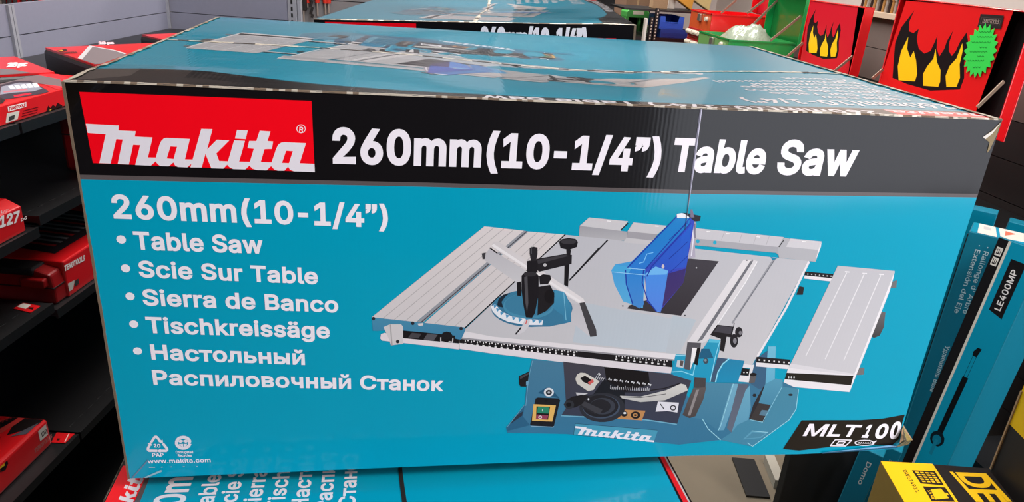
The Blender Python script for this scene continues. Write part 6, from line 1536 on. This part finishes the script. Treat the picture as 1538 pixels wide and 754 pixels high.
# starburst card
sc = LM(1310 + 562 / 3.425, 262 / 3.425)
card = thing('price_card', 'bright green starburst card with handwriting stuck on the large red lid', 'price card', (XA - .005, org[1] + sc[0], org[2] + sc[1]))
ce = Z1(562, 262); ex = (Vector(Z1(650, 262)) - Vector(ce)); ey = (Vector(Z1(590, 120)) - Vector(ce))
pts = []
for i in range(40):
    a = 2 * math.pi * i / 40; k = 1.0 if i % 2 == 0 else .80
    pts.append((ex.x * math.cos(a) * k + ey.x * math.sin(a) * k, ex.y * math.cos(a) * k + ey.y * math.sin(a) * k))
M_CARD = mat('fluorescent_green_card', (40, 214, 76), .6)
MB().prism([(0, p[0], p[1]) for p in pts], (.0012, 0, 0), M_CARD).build('card', card)
P = Print()
def scr(x0, x1, y, amp):
    n = int((x1 - x0) / 7)
    for i in range(n):
        a = (x0 + i * 7, y + amp * (1 if i % 2 else -1)); b2 = (x0 + i * 7 + 6, y - amp * (1 if i % 2 else -1))
        A = Vector(Z1(*a)) - Vector(ce); B = Vector(Z1(*b2)) - Vector(ce); N = Vector((A.y - B.y, B.x - A.x)).normalized() * .0007
        P.add([tuple(A + N), tuple(B + N), tuple(B - N), tuple(A - N)], (18, 110, 40))
for y, x0, x1 in ((165, 560, 625), (190, 550, 630), (218, 520, 620), (244, 560, 605), (266, 510, 605), (290, 550, 590), (312, 500, 590), (346, 525, 570)): scr(x0, x1, y, 3.5)
P.build('handwriting', card, lambda a, b: (-.0004, a, b), M_PRINTM)
# the smaller red chest
t, lid, org = chest('tool_chest', 'smaller red flame-lidded tool chest between the green chest and the large red one', 2.0, 2.40, .05, .095, .414, M_CHR, M_CHR, 2)
LM = lidmap(org); Z2 = lambda x, y: LM(1180 + x / 5.8, y / 5.8)
P = Print(); P.add([LM(1217, 1), LM(1289, 9), LM(1274, 110), LM(1272, 122), LM(1199, 108), LM(1203, 85)], (200, 26, 44))
ZF = lambda x, y: Z2(178 + (x - 104) * .77, 75 + (y - 52) * 1.06)
P.add([ZF(*q) for q in FL], BK)
for q in FT: P.add([ZF(*p) for p in q], (240, 204, 24))
P.build('lid_artwork', lid, lambda a, b: (XA - 1.68, a, b), M_PRINTM)
stay(t, org, (1254, 106), (1281, 84), 2.02); stay(t, org, (1181, 86), (1206, 64), 2.38)
# the green chest
t, lid, org = chest('tool_chest', 'green tool chest with raised lid, white bubble wrap inside', 2.477, 2.82, .226, .20, .45, M_CHG, mat('pale_green_paint', (110, 160, 90), .3, coat=.5), 1, inner=mat('green_lining', (20, 110, 48), .2, coat=.5), x0=1.71)
stay(t, org, (1157, 61), (1203, 24), 2.49); stay(t, org, (1126, 42), (1170, -2), 2.80)
MB().box((.05, -.004, .20), (.14, -.001, .23), M_BLACKG).build('side_label', t)
# bubble wrap heap
bm = bmesh.new(); nx, ny = 26, 26
gv = []
for j in range(ny + 1):
    for i in range(nx + 1):
        a, c = i / nx, j / ny
        z = .03 + .085 * math.exp(-((a - .52) / .36) ** 2 - ((c - .4) / .5) ** 2) + .02 * math.sin(a * 11 + c * 4) * math.sin(c * 9) * math.sin(math.pi * a) + .012 * random.random()
        z *= min(1, 5 * a, 5 * (1 - a), 5 * c, 5 * (1 - c)) ** .5
        gv.append(bm.verts.new((.02 + a * .26, .02 + c * .30, max(0, z))))
for j in range(ny):
    for i in range(nx):
        k = j * (nx + 1) + i; bm.faces.new((gv[k], gv[k + 1], gv[k + nx + 2], gv[k + nx + 1]))
me = bpy.data.meshes.new('bubble_wrap'); bm.to_mesh(me); bm.free(); me.materials.append(mat('bubble_wrap_film', (150, 160, 140), .3, coat=.5, noise=.35, nscale=90, bump=1, bscale=110))
me.polygons.foreach_set('use_smooth', [True] * len(me.polygons))
o = bpy.data.objects.new('bubble_wrap', me); COL.objects.link(o); o.location = (1.71, 2.48, .163)
md = o.modifiers.new('thick', 'SOLIDIFY'); md.thickness = .003
tag(o, 'white bubble wrap heaped inside the open green tool chest', 'bubble wrap')
# the far red chest with drawers
t, lid, org = chest('tool_chest', 'red tool chest with pale drawer pulls and an orange-red front, farthest of the open chests', 2.85, 3.12, .305, .30, .56, M_CHR, M_CHO, 4, inner=mat('red_lining', (190, 20, 40), .35, coat=.4), x0=1.774)
stay(t, org, (1083, 20), (1106, 0), 3.09); stay(t, org, (1122, 20), (1148, 0), 2.87)
# drill bits on the ledge
M_BIT = mat('dark_drill_bit', (58, 44, 40), .35, metal=.4); M_BITG = mat('brass_drill_bit', (190, 140, 80), .35, metal=.5); M_BITS = mat('steel_drill_bit', (190, 180, 170), .3, metal=.6)
for k in range(16):
    px = 1291 + k * 4.6; c = at_x(px, 24 + .05 * (px - 1310), 2.33)
    o = MB()
    h = .10 + .03 * random.random()
    mm = (M_BIT, M_BITG, M_BITS)[(k * 7) % 3]
    t = thing('drill_bit', 'drill bit in the row standing along the beige ledge above the slat panel', 'drill bit', (2.33, c.y, .3852), 0, 'drill bits on the beige ledge')
    MB().tube((0, 0, 0), (0, 0, .05), .006, .006, mm, 8).build('shank', t); m = MB().tube((0, 0, .05), (0, 0, .05 + h), .010, .004, mm, 8).build('bit', t)
t = thing('bit_case', 'white perforated case at the top edge above the smaller red lid', 'case', (2.38, 2.25, .3852))
MB().bbox((0, -.12, 0), (.03, .32, .12), mat('white_plastic', (220, 216, 214), .4), .004).build('case_body', t)
for j in range(8): MB().tube((-.001, -.09 + j * .05, .03), (.001, -.09 + j * .05, .03), .006, .006, M_BLKD, 8).build('hole', t)
# ------------------------------------------------------------------ far middle: bins, upright, caddy, papers
YR = 3.45
t = thing('storage_rack', 'slotted black rack post and shelf behind the blue bins', 'shelf rack', (1.47, YR, FLOOR))
for px in (975.5, 982.5):
    c = at_y(px, 60, YR); z1 = at_y(px, 12 if px > 980 else 26, YR).z
    m = MB(); m.box((c.x - 1.47 - .009, 0, 0), (c.x - 1.47 + .009, .02, z1 - FLOOR), M_BLK)
    for k in range(14): m.box((c.x - 1.47 - .003, -.001, z1 - FLOOR - .015 - k * .017), (c.x - 1.47 + .004, 0, z1 - FLOOR - .007 - k * .017), M_HAND)
    m.build('slotted_post', t)
MB().box((.0, .02, 1.02), (.62, .3, 1.04), M_BLK).build('rack_shelf', t)
MB().box((.05, .02, 1.18), (.62, .3, 1.19), M_BLK).build('rack_shelf', t)
MB().box((.6, .02, 0), (.62, .3, 1.185), M_BLK).build('rack_side', t)
M_BLUE = mat('blue_bin_plastic', (38, 92, 200), .4); M_BLUED = mat('deep_blue_plastic', (22, 60, 140), .4)
def bin_(name, label, px0, px1, y0, y1, m, notch, z=None):
    a = at_y(px0, y1, YR + .03); b2 = at_y(px1, y1, YR + .03); zt = at_y((px0 + px1) / 2, y0, YR + .03).z
    z0 = a.z if z is None else z
    w = b2.x - a.x; h = zt - z0
    t = thing(name, label, 'storage bin', (a.x, YR + .03, z0))
    mm = MB()
    mm.prism([(0, 0, 0), (w, 0, 0), (w, 0, h), (w * .8, 0, h), (w * .75, 0, h * (1 - notch)), (w * .25, 0, h * (1 - notch)), (w * .2, 0, h), (0, 0, h)], (0, .005, 0), m)
    mm.box((0, .005, 0), (.004, .2, h), m); mm.box((w - .004, .005, 0), (w, .2, h), m); mm.box((.004, .195, 0), (w - .004, .2, h), m); mm.box((.004, .005, 0), (w - .004, .195, .004), m)
    mm.build('bin_body', t)
    for j in range(5): MB().box((.004, -.002, h * (.08 + .11 * j)), (w - .004, 0, h * (.08 + .11 * j) + .004), m).build('rib', t)
    return t
zsh = FLOOR + 1.0402
bin_('parts_bin', 'ribbed dark blue bin beside the slotted post, the lower of two', 989, 1030, 44, 70, M_BLUED, .0, zsh)
bl = [o for o in COL.objects if o.name.startswith('parts_bin')][-1]
a = at_y(989, 45, YR + .03)
bin_('parts_bin', 'bright blue notched bin standing on the ribbed dark blue one', 990, 1026, 25, 42, M_BLUE, .55, at_y(1010, 44, YR + .03).z + .0005)
# white post
c0 = at_y(966, 62, 2.9); c1 = at_y(974, 28, 2.9)
t = thing('white_post', 'white square post to the left of the slotted black rack', 'post', (c0.x, 2.9, FLOOR))
MB().bbox((0, 0, 0), (c1.x - c0.x, .03, c1.z - FLOOR), mat('white_enamel', (200, 190, 182), .4), .002).build('post_body', t); MB().box((-.02, -.02, 0), (c1.x - c0.x + .02, .05, .008), M_BLK).build('foot', t)
# green caddy
a = at_y(942, 12, 3.85); b2 = at_y(972, 50, 3.85)
t = thing('garden_caddy', 'green plastic caddy with a white label and open front, right of the rear carton', 'caddy', (a.x, 3.85, b2.z))
gw_, gh = b2.x - a.x, a.z - b2.z
M_GRN = mat('green_plastic', (70, 150, 70), .4)
m = MB(); m.prism([(0, 0, gh * .62), (gw_, 0, gh * .62), (gw_, 0, gh * .85), (gw_ * .85, 0, gh), (gw_ * .15, 0, gh), (0, 0, gh * .85)], (0, .12, 0), M_GRN); m.build('hood', t, bevel=.004)
MB().box((0, .0, 0), (gw_ * .12, .12, gh * .62), M_GRN).build('side', t); MB().box((gw_ * .86, 0, 0), (gw_, .12, gh * .62), M_GRN).build('side', t); MB().box((gw_ * .6, .02, 0), (gw_ * .7, .05, gh * .62), M_GRN).build('grip_post', t)
MB().box((0, .115, 0), (gw_, .12, gh * .6), M_BLKD).build('back', t); MB().box((gw_ * .28, -.002, gh * .76), (gw_ * .75, 0, gh * .9), M_HAND).build('label', t)
bz = b2.z
# cupboard / counter that carries caddy and cardboard box
t = thing('back_counter', 'dark counter behind the rear carton carrying a green caddy and cardboard boxes', 'counter', (1.52, 3.78, FLOOR))
MB().box((0, 0, 0), (.28, .6, bz - FLOOR - .021), M_BLKD).build('cabinet', t); MB().box((-.01, -.01, bz - FLOOR - .02), (.29, .61, bz - FLOOR - .001), M_BLK).build('worktop', t)
def boxp(name, label, cat, px0, py0, px1, py1, y, dep, m, tape=None, zbase=None):
    a = at_y(px0, py1, y); b2 = at_y(px1, py0, y); z0 = a.z if zbase is None else zbase
    t = thing(name, label, cat, (a.x, y, z0))
    MB().bbox((0, 0, 0), (b2.x - a.x, dep, b2.z - z0), m, .003).build('box_body', t)
    MB().box(((b2.x - a.x) * .46, -.001, 0), ((b2.x - a.x) * .54, .0, b2.z - z0), tape or M_TAPE).build('tape', t)
    return t
boxp('cardboard_box', 'brown cardboard box at the top edge behind the green caddy', 'box', 938, -14, 979, 20, 4.05, .25, M_KRAFTD, M_KRAFT, zbase=bz + .0002)
M_ORG = mat('orange_sack', (212, 150, 50), .6, noise=.15, nscale=30); M_CRM = mat('cream_sack', (214, 190, 128), .6, noise=.1, nscale=30); M_WHL = mat('white_label_card', (216, 206, 192), .5)
zs2 = FLOOR + 1.19
for k, (px0, px1, m, lab, tilt) in enumerate(((978, 1001, M_KRAFT, 'tan paper pack on the rack shelf above the blue bins, leftmost', 0), (1001, 1012, M_WHL, 'white printed carton standing between the paper packs', 0), (1012, 1038, M_ORG, 'orange pack slanting on the rack shelf above the blue bins', .22), (1036, 1064, M_CRM, 'cream and orange sack at the top edge beside the far red chest', .30))):
    y = YR + .10 + .07 * (k % 2)
    a = at_y(px0, 24, y); b2 = at_y(px1, 24, y)
    t = thing('paper_pack', lab, 'pack', (a.x, y, FLOOR + 1.1902 + (.0605 if tilt else 0)))
    w = b2.x - a.x
    mm = MB(); mm.prism([(0, 0, 0), (w, 0, -.06 if tilt else 0), (w + tilt * .1, 0, .28), (0 - tilt * .1, 0, .28)], (0, .06, 0), m); mm.build('pack_body', t, bevel=.004)
    if k > 0:
        for j in range(3): MB().box((w * .2, -.001, .05 + j * .02), (w * .7, 0, .056 + j * .02), M_KRAFTD).build('print_line', t)

# ------------------------------------------------------------------ right: long boxes leaning on the plinth
def up_axis(pa, pb, y):  # the edge seen from pa (top) to pb (lower) on the plane y
    a = at_y(*pa, y); b = at_y(*pb, y); return a, (a - b).normalized()
Z0 = FLOOR + .0005
TEALB = (0, 132, 158)
M_TB = mat('teal_card', (0, 118, 142), .5, noise=.05, nscale=80)
M_TBD = mat('teal_card_side', (0, 96, 112), .5, noise=.05, nscale=80)
def long_box(name, label, pa, pb, y, width, depth, yaw, art, zbot=Z0):
    a, ax = up_axis(pa, pb, y)
    L = (a.z - zbot) / ax.z
    ex = Vector((math.cos(yaw), math.sin(yaw), 0)); ex = (ex - ax * ex.dot(ax)).normalized(); ey = ax.cross(ex).normalized()
    foot = a - ax * L
    t = bpy.data.objects.new(name, None); COL.objects.link(t); t.empty_display_size = .05
    M4 = Matrix.Identity(4)
    for r in range(3): M4[r][0] = ex[r]; M4[r][1] = ey[r]; M4[r][2] = ax[r]; M4[r][3] = foot[r]
    drop = width * max(0, -ex.z)  # lowest corner rests on the plinth
    t.matrix_world = M4; t.location.z += drop + max(0, -ey.z) * depth + .001
    tag(t, label, 'box')
    MB().bbox((0, 0, 0), (width, depth, L), M_TB, .0025).build('box_body', t)
    art(t, width, depth, L)
    return t
def front_print(t, f, name='front_artwork'):
    P = Print(); f(P); P.build(name, t, lambda a, b: (a, -.0006, b), M_PRINTM)
def art_A(t, w, d, L):
    def f(P):
        # three lines of lettering reading downwards
        for k, (s, x, z0, z1) in enumerate((('· Shaft Extension Attachment', .064, L - .03, L - .31), ("· Rallonge d' Arbre", .045, L - .03, L - .225), ('· Extensión del Eje', .026, L - .03, L - .23), ('· Дополнительный', .052, L - .33, L - .50), ('Удлинитель Вала', .032, L - .33, L - .48))):
            P.text(s, (x, z0), (x, z1), (x + .0115, z0), (206, 222, 224), weight=11)
    front_print(t, f)
    P = Print(); P.add([(.002, .002), (w - .002, .002), (w - .002, d - .002), (.002, d - .002)], (216, 208, 198)); P.add([(.002, .002), (.018, .002), (.014, d - .002), (.002, d - .002)], TEALB); P.add([(.062, .002), (.070, .002), (.060, d - .002), (.052, d - .002)], (30, 140, 170)); P.add([(.078, .03), (.098, .02), (.098, .075), (.076, .08)], (226, 110, 86)); P.add([(.028, .05), (.046, .05), (.042, .08), (.026, .08)], (186, 184, 182))
    P.build('end_label', t, lambda a, b: (a, b, L + .0006), M_PRINTM)
    MB().box((-.0025, .002, L * .45), (.0015, .012, L - .01), M_BLKD).build('serrated_edge', t)
def art_B(t, w, d, L):
    def f(P):
        P.add([(.001, .02), (.024, .02), (.024, L - .002), (.001, L - .002)], (24, 19, 19)); P.add([(.024, .02), (.030, .02), (.030, L - .002), (.024, L - .002)], (208, 200, 186))
        for k in range(2):
            z = L - .045 - k * .026; P.add([(.006, z), (.020, z), (.020, z + .021), (.006, z + .021)], (214, 206, 196)); P.add([(.0085, z + .004), (.0175, z + .004), (.0175, z + .017), (.0085, z + .017)], (40, 34, 34)); P.add([(.010, z + .007), (.012, z + .007), (.012, z + .017), (.010, z + .017)], (214, 206, 196)); P.add([(.014, z + .007), (.016, z + .007), (.016, z + .017), (.014, z + .017)], (214, 206, 196))
        P.add([(.030, .02), (w - .002, .02), (w - .002, L - .002), (.030, L - .002)], (8, 138, 168))
        P.add([(.044, L - .175), (.078, L - .185), (.078, L - .04), (.044, L - .04)], (24, 18, 18))
        P.text('LE400MP', (.068, L - .168), (.068, L - .062), (.054, L - .168), (226, 218, 214), weight=17)
        # shaft drawing
        c = .052
        P.add([(c, L - .30), (c + .010, L - .30), (c + .014, L - .275), (c + .004, L - .275), (c - .002, L - .29)], (14, 12, 14))
        for q in (c + .001, c + .009): P.add([(q, L - .36), (q + .001, L - .36), (q + .001, L - .30), (q, L - .30)], (10, 40, 52))
        P.add([(c - .003, L - .53), (c + .011, L - .53), (c + .013, L - .36), (c - .001, L - .36)], (10, 9, 11))
        P.add([(c + .004 + .018 * math.cos(i * .5236), L - .55 + .022 * math.sin(i * .5236)) for i in range(12)], (12, 22, 30)); P.add([(c + .004 + .011 * math.cos(i * .5236), L - .553 + .014 * math.sin(i * .5236)) for i in range(12)], (10, 110, 136))
        P.add([(c, L - .60), (c + .008, L - .60), (c + .008, L - .553), (c, L - .553)], (20, 120, 146))
    front_print(t, f)
    P = Print(); P.add([(.002, .002), (w - .002, .002), (w - .002, d - .002), (.002, d - .002)], (20, 132, 166)); P.add([(.002, .002), (.02, .002), (w - .002, d * .6), (w - .002, d - .002), (.002, d - .002)], (216, 206, 194)); P.add([(.03, d * .45), (w - .01, d * .62), (w - .01, d * .86), (.03, d * .75)], (222, 112, 88))
    P.build('end_label', t, lambda a, b: (a, b, L + .0006), M_PRINTM)
def art_plain(t, w, d, L):
    front_print(t, lambda P: P.add([(.002, .02), (w - .002, .02), (w - .002, L - .002), (.002, L - .002)], (0, 112, 136)))
def art_txt(s):
    def g(t, w, d, L):
        def f(P):
            P.add([(.002, .02), (w - .002, .02), (w - .002, L - .002), (.002, L - .002)], (0, 104, 130))
            P.text(s, (w * .45, L - .03), (w * .45, L - .10), (w * .65, L - .03), (190, 196, 196), weight=20)
        front_print(t, f)
    return g
long_box('attachment_box', 'tall teal box with three bullet lines of downward lettering, right behind the carton edge', (1456, 348), (1349, 668), .94, .118, .10, -.78, art_A)
long_box('attachment_box', 'tall teal box marked LE400MP with a black stripe and a pole drawing', (1497, 365), (1366.5, 668), .79, .104, .165, -1.17, art_B)
long_box('attachment_box', 'plain tall teal box behind the lettered one, its top just below the dark panel', (1455, 313), (1375, 560), 1.07, .07, .05, -.78, art_plain)
long_box('attachment_box', 'teal box at the right edge, standing behind the LE400MP box', (1514, 337), (1420, 560), 1.07, .11, .06, -.78, art_plain)
long_box('attachment_box', 'low teal box with pale lettering under the crushed carton corner, left one', (1292, 676), (1262, 746), .72, .055, .05, -.75, art_txt('Domo'))
long_box('attachment_box', 'low teal box with pale lettering under the crushed carton corner, right one', (1332, 674), (1300, 746), .74, .036, .05, -.75, art_txt('xox'))

# ------------------------------------------------------------------ yellow and black boxes at the lower right
YEL = (236, 184, 24)
zt = -.35
c0 = at_z(1322, 692, zt); c1 = at_z(1484, 704, zt); c2 = at_z(1358, 754, zt); c3 = at_z(1536, 754, zt)
ext = lambda a, b, k: a + (b - a) * k
n0 = ext(c0, c2, 3.2); n1 = ext(c1, c3, 3.4); n1 = n0 + (c1 - c0) * 1.0
t = thing('tool_carton', 'black and yellow power tool carton lying at the bottom right with large lettering on top', 'box', (c0.x, c0.y, FLOOR))
base = Vector((c0.x, c0.y, FLOOR))
hh = zt - FLOOR
m = MB(); q = [n0 - base, n1 - base, c1 - base, c0 - base]
m.prism([(p.x, p.y, 0) for p in q], (0, 0, hh - .0), mat('yellow_kraft_side', (150, 112, 40), .7, noise=.08, nscale=60)); m.build('box_body', t, bevel=.002)
P = Print(); TZ = lambda px, py: (lambda p: (p.x - base.x, p.y - base.y))(at_z(px, py, zt)); Y2 = lambda x, y: TZ(1280 + x / 3.523, 540 + y / 3.523)
P.add([(p.x, p.y) for p in q], (34, 28, 26))
P.add([Y2(150, 540), Y2(425, 553), Y2(560, 754), Y2(700, 960), Y2(380, 960), Y2(275, 754)], YEL)
P.add([Y2(515, 595), Y2(532, 595), Y2(680, 754), Y2(655, 754)], YEL); P.add([Y2(690, 603), Y2(708, 604), Y2(845, 754), Y2(820, 754)], YEL)
P.text('DEWALT', Y2(545, 597), Y2(1010, 1200), Y2(694, 603), YEL, weight=26)
P.text('DWE74911', Y2(266, 588), Y2(338, 705), Y2(285, 584), (40, 30, 20), weight=13)
P.add([Y2(315, 587), Y2(437, 592), Y2(487, 668), Y2(362, 657)], (36, 28, 22)); P.add([Y2(372, 672), Y2(492, 678), Y2(545, 754), Y2(420, 752)], (36, 28, 22))
for i in range(4):
    for j in range(5):
        a0 = (332 + i * 26 + j * 8.5, 594 + j * 12 + i * 1.5); P.add([Y2(*a0), Y2(a0[0] + 18, a0[1] + 1), Y2(a0[0] + 24, a0[1] + 8), Y2(a0[0] + 6, a0[1] + 7)], YEL)
P.add([Y2(415, 688), Y2(470, 684), Y2(512, 735), Y2(440, 742)], YEL); P.add([Y2(490, 706), Y2(505, 708), Y2(512, 720), Y2(498, 718)], YEL)
P.text('15 kg', Y2(398, 694), Y2(425, 738), Y2(412, 692), YEL, weight=16)
P.build('top_artwork', t, lambda a, b: (a, b, hh + .0006), M_PRINTM)
# second one, standing on end beside it
t = thing('tool_carton', 'tall yellow and black power tool carton standing at the right edge', 'box', (c1.x + .006, c1.y, FLOOR))
b1 = Vector((c1.x + .006, c1.y, FLOOR)); dv = (c3 - c1).normalized(); dv = Vector((dv.x, dv.y, 0)).normalized(); nv = Vector((-dv.y, dv.x, 0))
hh2 = .30 + hh
qs = [Vector((0, 0, 0)), dv * .5, dv * .5 + nv * .3, nv * .3]
M_DWB = mat('black_printed_card', (34, 29, 28), .5)
MB().prism(qs, (0, 0, hh2), M_DWB).build('box_body', t, bevel=.002)
nrm = -nv
SP = lambda px, py: (lambda p: ((p - b1).dot(dv), p.z - b1.z))(at_p(px, py, b1, nv))
P = Print()
yp = clip([SP(*q_) for q_ in [(1545, 470), (1523, 540), (1502.5, 622.5), (1538, 659), (1600, 720), (1700, 470)]], .001, .001, .49, hh2 - .001)
P.add(yp, (226, 182, 28))
P.build('side_artwork', t, lambda a, b: tuple(dv * a + Vector((0, 0, b)) + nrm * .0006), M_PRINTM)
MB().bar(dv * .002 + nrm * .002 + Vector((0, 0, hh)), dv * .002 + nrm * .002 + Vector((0, 0, hh + .18)), .003, .003, M_KRAFT, up=(1, 0, 0)).build('worn_edge', t)

# ------------------------------------------------------------------ floor bits between stack and plinth
a = at_z(1156, 684, FLOOR + .03); b2 = at_z(1172, 722, FLOOR + .03)
t = thing('metal_rail', 'light grey metal rail lying on the concrete floor below the carton', 'rail', (a.x, a.y, FLOOR))
MB().bar((0, 0, .016), (b2.x - a.x, b2.y - a.y, .016), .03, .03, mat('pale_grey_rail', (176, 168, 154), .5)).build('rail_body', t); MB().bar((-.075, .02, .004), ((b2.x - a.x) * 1.3 - .075, (b2.y - a.y) * 1.3, .004), .07, .006, M_BLK).build('foot_strip', t)
c = at_y(1187, 690, .80)
t = thing('black_board', 'black board standing on the concrete floor, left of the low teal boxes', 'board', (c.x, .80, FLOOR))
MB().bbox((0, 0, 0), (.30, .028, .36), M_BLKD, .003).build('board_panel', t); MB().box((.0, -.003, .02), (.3, 0, .05), M_BLK).build('kick_strip', t)
# strip of printed card folded along the lower carton edge
P = Print()
P.add([(0, 0), (.012, 0), (.012, .3), (0, .3)], (24, 18, 20)); P.add([(.012, 0), (.03, 0), (.022, .3), (.012, .3)], (214, 30, 40)); P.add([(.03, 0), (.036, 0), (.028, .3), (.022, .3)], (180, 176, 174)); P.add([(.036, 0), (.042, 0), (.034, .3), (.028, .3)], (22, 20, 22))
P.build('folded_flap', LOWER, lambda a_, b_: (.86 - b_, (.588 + a_ * .8) / 1.07, H - .002 - a_ * .75), M_PRINTM)
